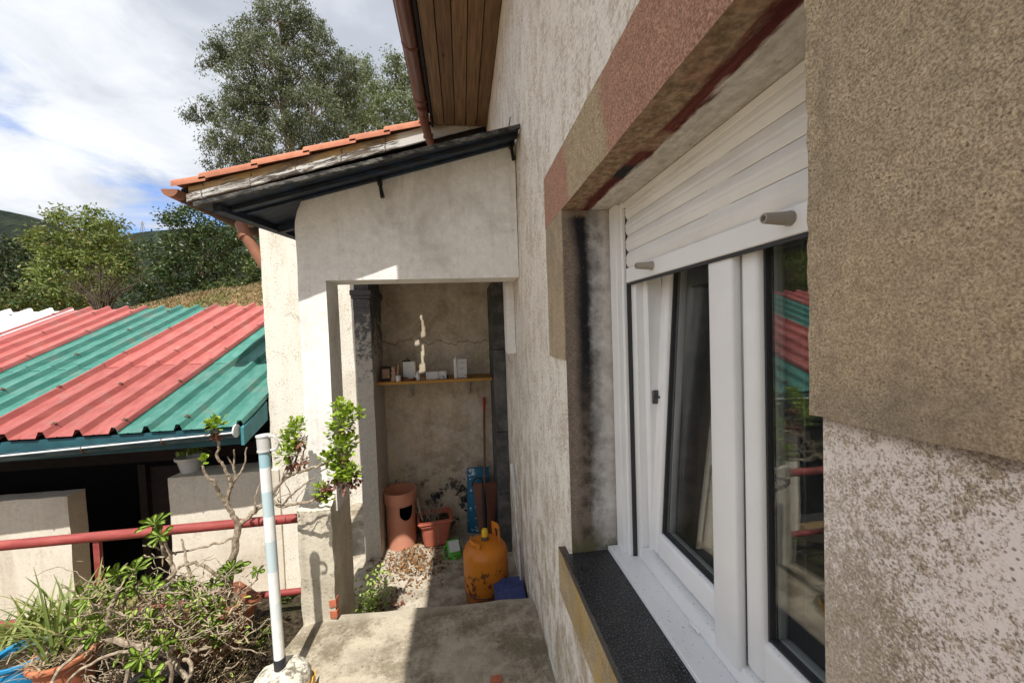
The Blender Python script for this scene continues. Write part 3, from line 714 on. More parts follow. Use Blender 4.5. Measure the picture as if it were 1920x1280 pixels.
# terrace, bed, porch floor
b = MB()
def slabfn(q):
    z = q.z
    if q.z > -0.05: z = q.z + 0.006 * mn.noise(q * 2.3) - 0.012 * max(0, (q.y - 2.06) / 0.1) ** 2
    y = q.y
    if q.y > 2.05: y = q.y + 0.012 * mn.noise(Vector((q.x * 5, 3, 1))) - 0.045 * (q.x + 0.9)
    x = q.x
    if q.x < -0.85: x = q.x + 0.035 * mn.noise(Vector((q.y * 3.5, 1, 7))) + (0.10 * max(0, q.y - 1.75))
    return Vector((x, y, z))
b.rough(-0.93, 0.36, -4.2, 2.17, -0.34, 0.0, 0.045, 0.003, 5, 2, slabfn)
tag(b.build('terrace_slab', M_conc), kind='structure')
b = MB(); b.rough(-5.0, -0.94, -4.2, 1.40, -0.34, -0.002, 0.15, 0.004, 4, 9); tag(b.build('bounce_paving', M_conc), kind='structure')  # unseen paving, added to bounce sunlight onto the shaded house wall
b = MB(); b.rough(-5.0, -0.86, 1.405, 2.42, -0.34, -0.025, 0.06, 0.012, 6, 4); tag(b.build('planting_bed', M_soil), kind='structure')
b = MB(); b.rough(-1.25, 0.36, 2.12, 4.3, -0.6, -0.31, 0.06, 0.004, 5, 6); tag(b.build('porch_floor', M_floor), kind='structure')
b = MB(); b.rough(-5.0, -0.95, 2.42, 2.5, -1.4, -0.04, 0.12, 0.006, 4, 6); tag(b.build('terrace_retaining_wall', M_pier), kind='structure')

# ------------------------------------------------------------------ house
HW = 0.34
house = thing('house', 'rendered house wall with stone-framed window and brown eaves filling the right side', 'house', (HW, 1.0, 0))
b = MB()
us = frange(-4.2, 4.28, 0.06, (0.325, 1.2)); vs = frange(-0.5, 3.76, 0.06, (0.745, 1.90))
def hput(x0, amp):
    def f(y, z):
        d = amp * (mn.noise(Vector((y * 3, z * 1.5, 1))) + 0.6 * mn.noise(Vector((y * 9, z * 6, 5))))
        if 0.3 < y < 1.23 and 0.7 < z < 1.92: d *= 0.3
        return Vector((x0 + d, y, z))
    return f
b.cells(us, vs, lambda y, z: not (0.325 < y < 1.2 and 0.745 < z < 1.90), hput(HW, 0.0035), hput(0.64, 0))
b.build('wall', M_house, house)
b = MB(); b.rough(0.325, 0.52, -0.4, 1.432, 1.8895, 2.076, 0.03, 0.0015, 14, 3); b.build('lintel', M_lintel, house)
b = MB(); b.rough(0.325, 0.50, 1.2005, 1.425, 1.412, 1.889, 0.03, 0.0022, 12, 5); o = b.build('jamb_stone', M_stone, house); tag(o, 'tan jamb stone left of the window')
b = MB()
def quoin(q):
    if q.y > 0.31 and q.z < 1.9: q = Vector((q.x, q.y + 0.0022 * mn.noise(q * 60) + 0.0016 * mn.noise(q * 130), q.z))
    if q.z < 1.44: q = Vector((q.x, q.y, q.z + 0.003 * mn.noise(q * 22)))
    return q
b.rough(0.325, 0.50, -0.7, 0.325, 1.43, 1.889, 0.012, 0.0016, 26, 8, quoin); b.build('jamb_stone', M_stone, house)
# the rough block carries on above the lintel bearing
b = MB(); b.rough(0.3235, 0.42, -0.7, 0.327, 1.8895, 3.0, 0.02, 0.0016, 26, 9, lambda q: Vector((q.x, q.y + (0.0025 * mn.noise(q * 60) if q.y > .31 else 0), q.z))); b.build('jamb_stone', M_stone, house)
b = MB(); b.box(0.3275, 0.60, 1.1955, 1.1995, 0.78, 1.888); b.build('window_reveal', M_reveal, house)
b = MB(); b.box(0.300, 0.47, 0.326, 1.193, 0.757, 0.785, 0.002); b.build('window_sill', M_granite, house)
b = MB(); b.rough(0.314, 0.46, 0.20, 1.335, 0.568, 0.728, 0.03, 0.002, 14, 6); b.build('apron_stone', M_apron, house)
b = MB(); b.box(0.3165, 0.46, 0.326, 1.19, 0.729, 0.7565); b.build('mortar_bed', M_pier, house)
b = MB()
for args in ((0.64, 4.5, -1.3, -1.25, 0.0, 3.0), (0.64, 4.5, 3.2, 3.25, 0.0, 3.0), (4.45, 4.5, -1.25, 3.2, 0.0, 3.0), (0.64, 4.5, -1.3, 3.25, -0.05, 0.0), (0.64, 4.5, -1.3, 3.25, 3.0, 3.05)): b.box(*args)
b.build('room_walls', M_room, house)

# window: frame with its pieces
X0 = 0.515
b = MB()
b.box(X0, X0 + 0.07, 1.088, 1.128, 0.80, 1.95, 0.004, 2); b.box(X0 + 0.022, X0 + 0.07, 1.062, 1.088, 0.84, 1.95, 0.003)
b.box(X0, X0 + 0.07, 0.28, 1.088, 0.800, 0.845, 0.007, 2); b.box(X0, X0 + 0.07, 0.28, 1.088, 1.905, 1.95, 0.004)
win = b.build('window', M_pvc, house); tag(win, 'white plastic window with the far sash tilted open')
b = MB(); b.box(0.445, 0.60, 0.328, 1.19, 0.7855, 0.7995, 0.002); b.build('sill_board', M_pvc, win)
b = MB(); b.box(X0 - 0.004, X0 + 0.012, 0.80, 0.835, 0.804, 0.812, 0.001); b.build('drain_cap', M_pvc, win)
def sash(y0, y1, z0, z1, wl, wr, wb, x0, d=0.06):
    b = MB()
    b.box(x0, x0 + d, y1 - wl, y1, z0, z1, 0.012, 3); b.box(x0, x0 + d, y0, y0 + wr, z0, z1, 0.012, 3)
    b.box(x0, x0 + d, y0 + wr - .004, y1 - wl + .004, z0, z0 + wb, 0.012, 3); b.box(x0, x0 + d, y0 + wr - .004, y1 - wl + .004, z1 - wb, z1, 0.012, 3)
    return b
def tiltM(a, x, z): return Matrix.Translation((x, 0, z)) @ Matrix.Rotation(R(a), 4, 'Y') @ Matrix.Translation((-x, 0, -z))
T = tiltM(4.0, 0.56, 0.85)
b = sash(0.70, 1.082, 0.850, 1.90, 0.056, 0.05, 0.068, 0.530); b.xf(T); sL = b.build('sash', M_pvc, win); tag(sL, 'far sash tilted inwards at the top')
b = MB()
for (y0, y1, z0, z1) in ((1.021, 1.027, 0.915, 1.835), (0.75, 1.021, 0.915, 0.921)): b.box(0.543, 0.562, y0, y1, z0, z1)
b.xf(T); b.build('gasket', M_gasket, win)
b = MB(); b.box(0.549, 0.553, 0.745, 1.03, 0.912, 1.84); b.box(0.565, 0.569, 0.745, 1.03, 0.912, 1.84); b.xf(T); b.build('pane', M_glass, win)
b = sash(-0.15, 0.667, 0.848, 1.90, 0.045, 0.05, 0.086, 0.522); sR = b.build('sash', M_pvc, win); tag(sR, 'near sash, closed')
b = MB(); b.box(0.508, 0.530, 0.668, 0.742, 0.832, 1.90, 0.007, 3); b.build('mullion', M_pvc, win)
b = MB()
for (y0, y1, z0, z1) in ((0.6175, 0.6235, 0.932, 1.82), (-0.1, 0.6175, 0.932, 0.938)): b.box(0.534, 0.5505, y0, y1, z0, z1)
b.build('gasket', M_gasket, win)
b = MB(); b.box(0.540, 0.544, -0.11, 0.626, 0.93, 1.83); b.box(0.556, 0.560, -0.11, 0.626, 0.93, 1.83); b.build('pane', M_glass, win)
b = MB(); b.box(0.545, 0.575, 1.056, 1.064, 1.285, 1.325, 0.003); b.tube([(0.552, 1.053, 1.306), (0.570, 1.046, 1.306)], 0.004, 6); b.build('latch', M_steel, win)
# roller shutter
b = MB(); b.box(0.478, 0.515, 1.138, 1.188, 0.7998, 1.889, 0.002); b.box(0.493, 0.5145, 1.122, 1.137, 0.80, 1.889, 0.001)
shut = b.build('roller_shutter', M_pvc, house); tag(shut, 'white roller shutter a quarter lowered over the window')
b = MB(); b.box(0.502, 0.5145, 1.1175, 1.122, 0.80, 1.889); b.build('gasket', M_gasket, shut)
b = MB(); b.box(0.496, 0.516, 0.328, 1.188, 1.872, 1.8885, 0.002); b.build('head_rail', M_slat, shut)
def slat_mesh():
    b = MB(); pr = []
    for i in range(15):
        t = i / 14; g_ = 0.0016 if i in (6, 7) else 0.0
        pr.append((-0.0075 * math.sin(math.pi * min(1, t * 1.05)) ** 0.8 + g_, t * 0.0465))
    pr += [(0.006, 0.0465), (0.006, 0.0)]
    b.prism(pr, 1, 0.33, 1.1165)
    return b
first = None
for k in range(5):
    zz = 1.692 + 0.048 * k
    if first is None:
        b = slat_mesh(); b.xf(Matrix.Translation((0.507, 0, zz))); first = b.build('slat', M_slat, shut, ang=22)
    else: copy_piece(first, loc=(0, 0, 0.048 * k), parent=shut)
b = MB(); b.box(0.499, 0.513, 0.33, 1.1165, 1.646, 1.690, 0.002); b.build('bottom_bar', M_pvc, shut)
b = MB(); b.box(0.503, 0.510, 0.33, 1.1165, 1.639, 1.6455); b.build('bottom_seal', M_gasket, shut)
for yy in (0.955, 0.528):
    b = MB(); b.lathe([(0.0001, 0), (0.0115, 0), (0.0115, 0.003), (0.0105, 0.006), (0.0078, 0.044), (0.0072, 0.045), (0.0048, 0.045), (0.0046, 0.038), (0.0001, 0.037)], seg=20)
    b.xf(Matrix.Translation((0.499, yy, 1.672)) @ Matrix.Rotation(R(-90), 4, 'Y')); b.build('stop', M_rubber, shut)

# eaves
xe = [-0.212 + (HW - 0.002 + 0.212) * i / 5 for i in range(6)]
for i in range(5):
    b = MB(); b.box(xe[i] + 0.003, xe[i + 1] - 0.003, -4.2, 4.10, 3.645, 3.662, 0.003); b.build('soffit_board', M_board, house)
b = MB(); b.box(-0.212, HW, -4.2, 4.1, 3.6625, 3.672); b.box(-0.236, -0.2125, -4.2, 4.12, 3.63, 3.80, 0.003); b.box(-0.21, HW - .003, 4.166, 4.182, 3.45, 3.80); b.build('fascia', M_dwood, house)
b = MB(); rr = 0.064; gx, gz = -0.297, 3.70
pr = [(gx + rr * math.cos(a), gz + rr * math.sin(a)) for a in [math.pi + math.pi * i / 14 for i in range(15)]]
pr += [(gx + (rr - .005) * math.cos(a), gz + (rr - .005) * math.sin(a)) for a in [2 * math.pi - math.pi * i / 14 for i in range(15)]]
b.prism(pr, 1, -4.2, 3.92); b.tube([(gx - rr, -4.2, gz), (gx - rr, 3.92, gz)], 0.009, 8)
gut = b.build('gutter', M_copper, house)
for yy in (3.02, 3.70):
    b = MB(); b.tube([(gx + (rr + .004) * math.cos(a), yy, gz + (rr + .004) * math.sin(a)) for a in [math.pi * .92 + math.pi * 1.1 * i / 14 for i in range(15)]], 0.007, 6); b.build('gutter_clip', M_copper, gut)
b = MB(); b.tube([(gx, 3.80, gz - .04), (gx, 3.90, gz - 0.05), (gx + .005, 3.95, gz - 0.11), (gx + 0.03, 4.01, gz - .20), (gx + 0.07, 4.05, gz - .32), (gx + .08, 4.05, gz - .6)], [0.05, 0.05, 0.045, 0.042, 0.04, 0.04], 14)
for (p, q) in (((gx, 3.895, gz - .05), (gx + .001, 3.915, gz - 0.06)), ((gx + .028, 4.005, gz - .195), (gx + 0.036, 4.02, gz - .22))): b.tube([p, q], 0.052, 14)
b.build('downpipe', M_copper, house)
b = MB(); b.hull([(-0.27, -4.25, 3.79), (-0.27, 4.15, 3.79), (-0.27, 4.15, 3.85), (-0.27, -4.25, 3.85), (4.6, -4.25, 5.2), (4.6, 4.15, 5.2), (4.6, 4.15, 5.26), (4.6, -4.25, 5.26)]); b.build('roof', M_tile, house)
b = MB(); b.tube([(0.333, 2.31, 2.78), (0.305, 2.29, 2.63), (0.30, 2.285, 2.60)], 0.003, 5); b.build('wall_rod', M_black, house)

# ------------------------------------------------------------------ tiled wing behind the porch
wing = thing('house_wing', 'sunlit cream wing with clay verge tiles behind the porch roof', 'house wing', (-1.0, 4.3, 0))
def verge(x): return 3.05 + 0.283 * (x + 2.637)
b = MB()
us = frange(-2.04, HW, 0.07); vs = frange(-1.4, 2.6, 0.08)
def wput(y0, amp):
    def f(x, z):
        if z > 2.0: z = 2.0 + (z - 2.0) / 0.6 * (verge(x) - 0.21 - 2.0)
        d = amp * (mn.noise(Vector((x * 3, z * 3, 2))) + .5 * mn.noise(Vector((x * 11, z * 11, 2))))
        e = 0.008 * mn.noise(Vector((z * 7, 1, 2))) if x < -2.0 else 0
        return Vector((x + e, y0 + d, z))
    return f
b.cells(us, vs, lambda x, z: True, wput(4.3, 0.006), wput(8.5, 0))
b.build('wall', M_wing, wing)
b = MB(); q = [(-2.66, verge(-2.66) - .085), (0.3, verge(0.3) - .085), (0.3, verge(0.3) - .055), (-2.66, verge(-2.66) - .055)]
b.prism(q, 1, 4.16, 8.6); b.build('roof', M_dwood, wing)
def board(x0, x1, lo, hi, y0, y1, name, m):
    b = MB(); n = 30
    us = [x0 + (x1 - x0) * i / n for i in range(n + 1)]; vs = [0, .33, .66, 1]
    def P(y): return lambda x, v: Vector((x, y + 0.003 * mn.noise(Vector((x * 6, v * 2, y))), verge(x) - lo - (hi - lo) * (1 - v) + .0 + 0.006 * (mn.noise(Vector((x * 7, v, 2))))))
    b.cells(us, vs, lambda x, v: True, P(y0), P(y1)); return b.build(name, m, wing)
board(-2.58, 0.33, 0.062, 0.139, 4.136, 4.16, 'barge_board', M_barge_up)
board(-2.585, 0.33, 0.141, 0.215, 4.108, 4.134, 'barge_board', M_barge_lo)
tx = [-2.70, -2.455, -1.98, -1.495, -1.05, -0.71, -0.36, 0.0]
for i in range(7):
    a, c = tx[i], tx[i + 1] + 0.06
    b = MB(); n = 6
    def tp(x, k, top):
        th = math.pi * k / 6; y = 4.23 - 0.145 * math.cos(th); up = 0.05 * math.sin(th)
        lift = 0.028 * (1 - (x - a) / (c - a)) - 0.004
        return Vector((x, y, verge(x) - 0.028 + up + lift - (0 if top else 0.042 + 0.010 * math.sin(th))))
    us = [a + (c - a) * j / 4 for j in range(5)]
    b.cells(us, list(range(7)), lambda x, k: True, lambda x, k: tp(x, k, True), lambda x, k: tp(x, k, False))
    if i in (1, 2, 3): b.lathe([(0.0001, -.012), (0.014, -.008), (0.016, 0.006), (0.0001, 0.014)], (c - .05, 4.10, verge(c - .06) - 0.02), 8)
    b.build('roof_tile', M_tile, wing, ang=50)
b = MB(); us = frange(-2.70, 0.3, 0.4); vs = frange(4.40, 8.6, 0.055)
b.cells(us, vs, lambda x, k: True, lambda x, y: Vector((x, y, verge(x) - .01 + .03 * math.sin(y * 2 * math.pi / .22))), lambda x, y: Vector((x, y, verge(x) - .05)))
tag(b.build('tile_field', M_tile, wing), kind='stuff')
b = MB(); gx, gz, rr = -2.70, 2.955, 0.072
pr = [(gx + rr * math.cos(a), gz + rr * math.sin(a)) for a in [math.pi + math.pi * i / 12 for i in range(13)]]
pr += [(gx + (rr - .006) * math.cos(a), gz + (rr - .006) * math.sin(a)) for a in [2 * math.pi - math.pi * i / 12 for i in range(13)]]
b.prism(pr, 1, 4.19, 8.6); g2 = b.build('gutter', M_mossshade, wing)
b = MB(); b.prism(pr, 1, 4.072, 4.189); b.prism(pr[:13], 1, 4.064, 4.071); b.build('gutter_end', M_copper2, g2)
b = MB(); b.tube([(-2.245, 4.56, 2.78), (-2.245, 4.42, 2.75), (-2.24, 4.36, 2.70), (-2.21, 4.36, 2.60), (-1.97, 4.42, 2.12), (-1.96, 4.42, 1.9)], 0.056, 14)
b.tube([(-2.226, 4.36, 2.605), (-2.207, 4.36, 2.57)], 0.063, 14); b.build('downpipe', M_copper2, wing)

# ------------------------------------------------------------------ porch
porch = thing('porch', 'pale rendered porch with square opening and sagging blue lean-to roof', 'porch', (-0.3, 2.3, -0.31))
def proof(x, y): return 2.126 + 0.279 * (x + 1.176) + 0.09 * (y - 1.92)
b = MB(); us = frange(-0.865, 0.336, 0.045, (-0.722, 0.294)); vs = frange(0.55, 2.2, 0.045, (1.815,))
def pput(y0, amp):
    def f(x, z):
        v = z
        if z > 1.85: z = 1.85 + (z - 1.85) / 0.35 * (proof(x, y0) - 0.004 - 1.85)
        d = amp * (mn.noise(Vector((x * 3, z * 3, 4))) + .4 * mn.noise(Vector((x * 12, z * 12, 4))))
        if x < -0.86: x += 0.006 * mn.noise(Vector((z * 5, 2, 2))) + 0.02 * max(0, (z - 2.1) / .1) ** 2
        return Vector((x, y0 + d, z))
    return f
b.cells(us, vs, lambda x, z: not (-0.722 < x and z < 1.815), pput(2.2, 0.004), pput(2.40, 0.003))
b.build('front_wall', M_porch, porch)
b = MB()
def pierfn(q):
    if q.z > 0.5: q = Vector((q.x, q.y, q.z + max(0, q.y - 2.13) * 0.75 + 0.012 * mn.noise(q * 14)))
    if q.z < 0.0 and q.x > -0.8: q = Vector((q.x + 0.012 * mn.noise(q * 12), q.y + .012 * mn.noise(q * 9), q.z))
    return q
b.rough(-0.898, -0.728, 2.115, 2.46, -0.32, 0.60, 0.03, 0.006, 8, 3, pierfn); pier = b.build('pier', M_pier, porch)
for (zz, dx) in ((0.075, 0.0), (0.015, 0.004)):
    b = MB(); b.rough(-0.758, -0.7235 + dx, 2.109, 2.15, zz, zz + 0.036, 0.015, 0.004, 20, zz * 9); b.build('brick', M_brick, pier)
# roof sheet with the torn slit that lets a streak of sun in
b = MB(); us = frange(-1.176, 0.333, 0.06) ; us = sorted(set([u for u in us if not -0.46 < u < -0.33] + [-0.46 + 0.01 * i for i in range(14)])); vs = frange(0.0, 1.0, 0.0123)
def edgeY(x): return 1.92 + 0.06 * (x + 1.176) / 1.51
def rp(dz):
    return lambda x, v: Vector((x + (0.006 * mn.noise(Vector((v * 14, 1, 1))) if x < -1.17 else 0), edgeY(x) + v * (4.26 - edgeY(x)), proof(x, edgeY(x) + v * (4.26 - edgeY(x))) + dz + 0.004 * mn.noise(Vector((x * 4, v * 9, 1)))))
def holed(x, v):
    y = edgeY(x) + v * (4.26 - edgeY(x))
    if 3.065 < y < 3.22: return not abs(x - (-0.385 + 0.02 * math.sin((y - 3.02) * 21))) < 0.011 + (0.012 if y < 3.105 else 0)
    if 2.89 < y < 3.03: return not abs(x - (-0.392 + (y - 2.95) * .13)) < 0.012 + 0.03 * max(0, 2.97 - y) / .1
    if 3.038 < y < 3.053: return not -0.455 < x < -0.41
    return True
b.cells(us, vs, holed, rp(0.012), rp(0.0)); b.build('roof_sheet', M_blue, porch)
b = MB(); n = 24
us = [-1.18 + 1.515 * i / n for i in range(n + 1)]
b.cells(us, [0, 1], lambda x, v: True, lambda x, v: Vector((x, edgeY(x) - .004 + .002 * mn.noise(Vector((x * 9, v, 0))), proof(x, edgeY(x)) - 0.004 + v * .018)), lambda x, v: Vector((x, edgeY(x) + .016, proof(x, edgeY(x)) - 0.004 + v * .018))); b.build('edge_strip', M_edge, porch)
def rafter(y0, y1, h, x0=-1.09, x1=0.333):
    b = MB(); b.hull([(x0, y0, proof(x0, y0) - h), (x0, y1, proof(x0, y1) - h), (x0, y1, proof(x0, y1) - .003), (x0, y0, proof(x0, y0) - .003),
                      (x1, y0, proof(x1, y0) - h), (x1, y1, proof(x1, y1) - h), (x1, y1, proof(x1, y1) - .003), (x1, y0, proof(x1, y0) - .003)])
    return b
for (y0, y1, h) in ((2.04, 2.08, 0.022), (2.165, 2.196, 0.012), (2.52, 2.57, 0.05), (2.86, 2.91, 0.05), (3.20, 3.25, 0.05), (3.54, 3.59, 0.05), (3.88, 3.93, 0.05)): rafter(y0, y1, h).build('rafter', M_blue, porch, smooth=False)
b = MB(); b.hull([(-1.13, 1.97, proof(-1.13, 1.97) - .035), (-1.095, 1.97, proof(-1.1, 1.97) - .035), (-1.095, 1.97, proof(-1.1, 1.97) - .004), (-1.13, 1.97, proof(-1.13, 1.97) - .004),
                  (-1.13, 4.2, proof(-1.13, 4.2) - .035), (-1.095, 4.2, proof(-1.1, 4.2) - .035), (-1.095, 4.2, proof(-1.1, 4.2) - .004), (-1.13, 4.2, proof(-1.13, 4.2) - .004)]); b.build('eave_beam', M_blue, porch, smooth=False)
for (x, y, z) in ((-0.41, 2.185, 2.335), (0.312, 2.185, 2.55)):
    b = MB(); b.box(x - .012, x + .012, y - .03, y, z - 0.02, z + 0.035, 0.004); b.tube([(x, y - .015, z), (x + .006, y - .02, z - .05), (x + .012, y - .02, z - .085)], [0.008, 0.010, 0.012], 8); b.build('hook', M_black, porch)
# alcove
b = MB(); us = frange(-0.84, 0.335, 0.06); vs = frange(-0.32, 2.55, 0.06)
def aput(y0, amp): return lambda x, z: Vector((x, y0 + amp * (mn.noise(Vector((x * 3, z * 3, 9))) + .4 * mn.noise(Vector((x * 10, z * 10, 9)))), min(z, proof(x, y0) - 0.06)))
b.cells(us, vs, lambda x, z: True, aput(3.60, 0.006), aput(3.75, 0)); b.build('back_wall', M_alcove, porch)
b = MB(); b.rough(-0.848, -0.722, 3.18, 3.595, -0.315, 1.75, 0.05, 0.003, 7, 3); pil = b.build('pillar', M_pillar, porch)
b = MB()
for (e, z0, z1) in ((0.004, 1.715, 1.728), (0.002, 1.728, 1.80), (0.012, 1.80, 1.825), (0.020, 1.825, 1.87)): b.box(-0.848 - e, -0.722 + e, 3.18 - e, 3.594, z0, z1 - .0015, 0.004)
b.box(-0.84, -0.73, 3.19, 3.59, 1.871, 2.27); b.build('capital', M_pillar, pil)
zs = [-0.315, 0.18, 0.686, 1.356, 1.9]
for i in range(4):
    b = MB(); b.rough(0.243, 0.337, 3.08, 3.596, zs[i] + .003, zs[i + 1] - .003, 0.05, 0.002, 9, i); b.build('jamb_stone', M_dstone, porch)
b = MB(); b.rough(0.285, 0.337, 2.44, 2.60, 1.36, 1.83, 0.04, 0.002, 9, 5); b.build('plaster_return', M_porch, porch)
# shelf fixed to the alcove wall
shelf = thing('wall_shelf', 'ochre board shelf on two cream brackets in the porch alcove', 'shelf', (-0.21, 3.35, 1.10))
b = MB(); b.hull([(-0.715, 3.262, 1.094), (-0.715, 3.596, 1.094), (-0.715, 3.596, 1.116), (-0.715, 3.262, 1.116), (0.238, 3.262, 1.087), (0.238, 3.596, 1.087), (0.238, 3.596, 1.109), (0.238, 3.262, 1.109)]); b.build('board', M_shelf, shelf, smooth=False)
for x in (-0.475, 0.038):
    b = MB(); b.box(x - .012, x + .012, 3.29, 3.594, 1.082, 1.0875); b.box(x - .012, x + .012, 3.584, 3.594, 0.93, 1.082); b.hull([(x - .008, 3.33, 1.073), (x + .008, 3.33, 1.073), (x + .008, 3.34, 1.0815), (x - .008, 3.34, 1.0815), (x - .008, 3.574, 0.935), (x + .008, 3.574, 0.935), (x + .008, 3.584, 0.935), (x - .008, 3.584, 0.935)]); b.build('bracket', M_bracket, shelf, smooth=False)

# ------------------------------------------------------------------ shed with the striped roof
shed = thing('shed', 'low shed roofed in red, green and white corrugated sheets', 'shed', (-4.0, 5.0, -1.25))
K = 1.117; EY, EZ = 3.909, 0.690
bx = [x * K for x in (-1.9, -2.851, -3.89, -4.815, -5.75, -6.75, -7.8, -8.8)]
DX, DZ = 0.1176, 0.4522
def sheet(x0, x1, t0, t1, up, m, name='roof_sheet'):
    w_ = x1 - x0; p = w_ / 4.0; prof = []
    for k in range(4):
        o = x0 + k * p
        for (s, h) in ((0.0, .056), (.06, .056), (.14, 0.0), (.40, 0.001), (.44, .005), (.48, 0.001), (.62, 0.001), (.86, 0.0), (.94, .056)): prof.append((o + s * p, h))
    prof.append((x1, .056)); prof.append((x1 + .06 * p, .056)); prof.append((x1 + .12 * p, .016))
    b = MB(); n = max(2, round((t1 - t0) / 0.2)); ts = [t0 + (t1 - t0) * i / n for i in range(n + 1)]
    def P(u, t):
        x, h = prof[int(u)]
        wb = 0.004 * mn.noise(Vector((x * 3, t * 2, 1)))
        X = x + DX * t; Y = EY + t
        if Y > 4.285: X = min(X, -2.052)
        elif Y > 4.1: X += 0.012 * mn.noise(Vector((t * 30, 2, 2))) if X > -2.12 else 0
        return Vector((X, Y, EZ + DZ * t + h + up + wb))
    b.cells(list(range(len(prof))), ts, lambda u, t: True, lambda u, t: P(math.floor(u + .01), t), lambda u, t: P(math.floor(u + .01), t) - Vector((0, 0, .003)))
    return b.build(name, m, shed, ang=25)
LAP = 1.17; TOP = 2.97
cols = [('green', M_green), ('red', M_red), ('green', M_green), ('red', M_red), ('white', M_white), ('white', M_white), ('red', M_red)]
for i, (cn, m) in enumerate(cols):
    up = 0.0 if i % 2 == 0 else 0.005
    tag(sheet(bx[i + 1], bx[i], 0.0, LAP + .1, up, m), cn + ' lower roof sheet'); tag(sheet(bx[i + 1] + .006, bx[i] + .006, LAP, TOP, up + .007, m), cn + ' upper roof sheet')
def clipmesh():
    b = MB(); b.box(-0.026, 0.026, -0.020, 0.020, 0.0, 0.012, 0.004); b.box(-0.026, -0.012, -0.018, 0.018, -0.022, 0.003, 0.003); b.tube([(0.004, 0, 0.010), (0.004, 0, 0.026)], 0.007, 6); b.tube([(0.02, 0, 0.008), (0.055, 0.0, -0.020)], 0.004, 5); return b
cl = None
for i in range(5):
    w_ = (bx[i] - bx[i + 1]) / 4
    for ri in (0, 2):
        for t in (0.10, 0.72, 1.42, 2.08, 2.72):
            x = bx[i + 1] + ri * w_ + .028 * w_ + DX * t
            if i == 0 and ri == 2 and t > 0.6: continue
            p = Vector((x, EY + t, EZ + DZ * t + .062)) - Vector(shed.location)
            if cl is None:
                cb = clipmesh(); cb.xf(Matrix.Scale(.68, 4)); cl = cb.build('roof_clip', M_clip, None); cl.parent = shed; cl.location = p
            else: copy_piece(cl, loc=p, rot=(R(24), 0, random.uniform(-.3, .3)), parent=shed)
cl.rotation_euler = (R(24), 0, .1)
# gutter, fascia and barge
b = MB(); rr = 0.058
def gline(x): return 0.655 + 0.040 * (x + 2.12)
n = 16; A = []
for k, x in enumerate((-2.13, -5.0, -9.8)):
    A.append([(x, 3.862 + rr * math.cos(math.pi + math.pi * i / n), gline(x) + rr * math.sin(math.pi + math.pi * i / n)) for i in range(n + 1)])
bm_ = b.bm
Vv = [[bm_.verts.new(p) for p in row] for row in A]
for k in range(2):
    for i in range(n): bm_.faces.new((Vv[k][i], Vv[k][i + 1], Vv[k + 1][i + 1], Vv[k + 1][i]))
bmesh.ops.solidify(bm_, geom=bm_.faces[:], thickness=0.004)
sg = b.build('gutter', M_sgut, shed)
b = MB(); b.tube([(-2.13, 3.862 - rr, gline(-2.13)), (-5, 3.862 - rr, gline(-5)), (-9.8, 3.862 - rr, gline(-9.8))], 0.0075, 8); b.build('gutter_rim', M_rim, sg)
b = MB(); b.lathe([(0.0001, 0), (rr + .004, 0), (rr + .004, .012), (0.0001, .012)], seg=10); b.xf(Matrix.Translation((-2.134, 3.862, gline(-2.13) + .004)) @ Matrix.Rotation(R(90), 4, 'Y')); b.build('gutter_end', M_rim, sg)
for x in (-2.72, -3.36, -4.06):
    b = MB(); b.tube([(x, 3.862 + (rr + .004) * math.cos(a), gline(x) + (rr + .004) * math.sin(a)) for a in [math.pi * .95 + math.pi * 1.05 * i / 10 for i in range(11)]], 0.006, 6); b.build('gutter_clip', M_clip, sg)
b = MB(); b.hull([(-9.8, 3.93, 0.44), (-9.8, 3.96, 0.44), (-9.8, 3.96, 0.66), (-9.8, 3.93, 0.66), (-2.115, 3.93, 0.515), (-2.115, 3.96, 0.515), (-2.115, 3.96, 0.675), (-2.115, 3.93, 0.675)]); b.build('fascia', M_sfas, shed, smooth=False)
b = MB(); b.hull([(-2.112, 3.90, 0.51), (-2.085, 3.90, 0.51), (-2.085, 3.90, EZ - .012), (-2.112, 3.90, EZ - .012), (-2.078, 4.29, 0.66), (-2.052, 4.29, 0.66), (-2.052, 4.29, EZ + DZ * .38 - .012), (-2.078, 4.29, EZ + DZ * .38 - .012)]); b.build('barge_board', M_teal, shed, smooth=False)
# walls
b = MB(); b.rough(-3.02, -1.97, 4.27, 4.60, -1.4, 0.125, 0.07, 0.006, 4, 2); b.rough(-6.5, -3.91, 4.26, 4.44, -1.4, 0.03, 0.07, 0.006, 4, 5); b.rough(-10, -6.5, 4.35, 4.6, -1.4, 0.0, 0.2, 0.006, 4, 5); b.build('front_wall', M_shedw, shed)
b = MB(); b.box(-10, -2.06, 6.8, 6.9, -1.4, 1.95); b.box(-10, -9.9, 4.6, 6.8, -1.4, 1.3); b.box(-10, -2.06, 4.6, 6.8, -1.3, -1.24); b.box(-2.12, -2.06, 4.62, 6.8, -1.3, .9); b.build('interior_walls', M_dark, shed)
b = MB(); b.box(-10, -2.07, 4.80, 4.92, 0.16, 0.32, 0.006); b.box(-10, -2.07, 5.6, 5.7, 1.05, 1.2, .006); b.build('beam', M_dwood, shed)
b = MB(); b.box(-3.66, -3.58, 4.75, 4.82, -1.24, 0.15, 0.004); b.box(-3.57, -3.2, 4.80, 4.83, -1.24, 0.1); b.build('door_frame', M_dwood, shed)

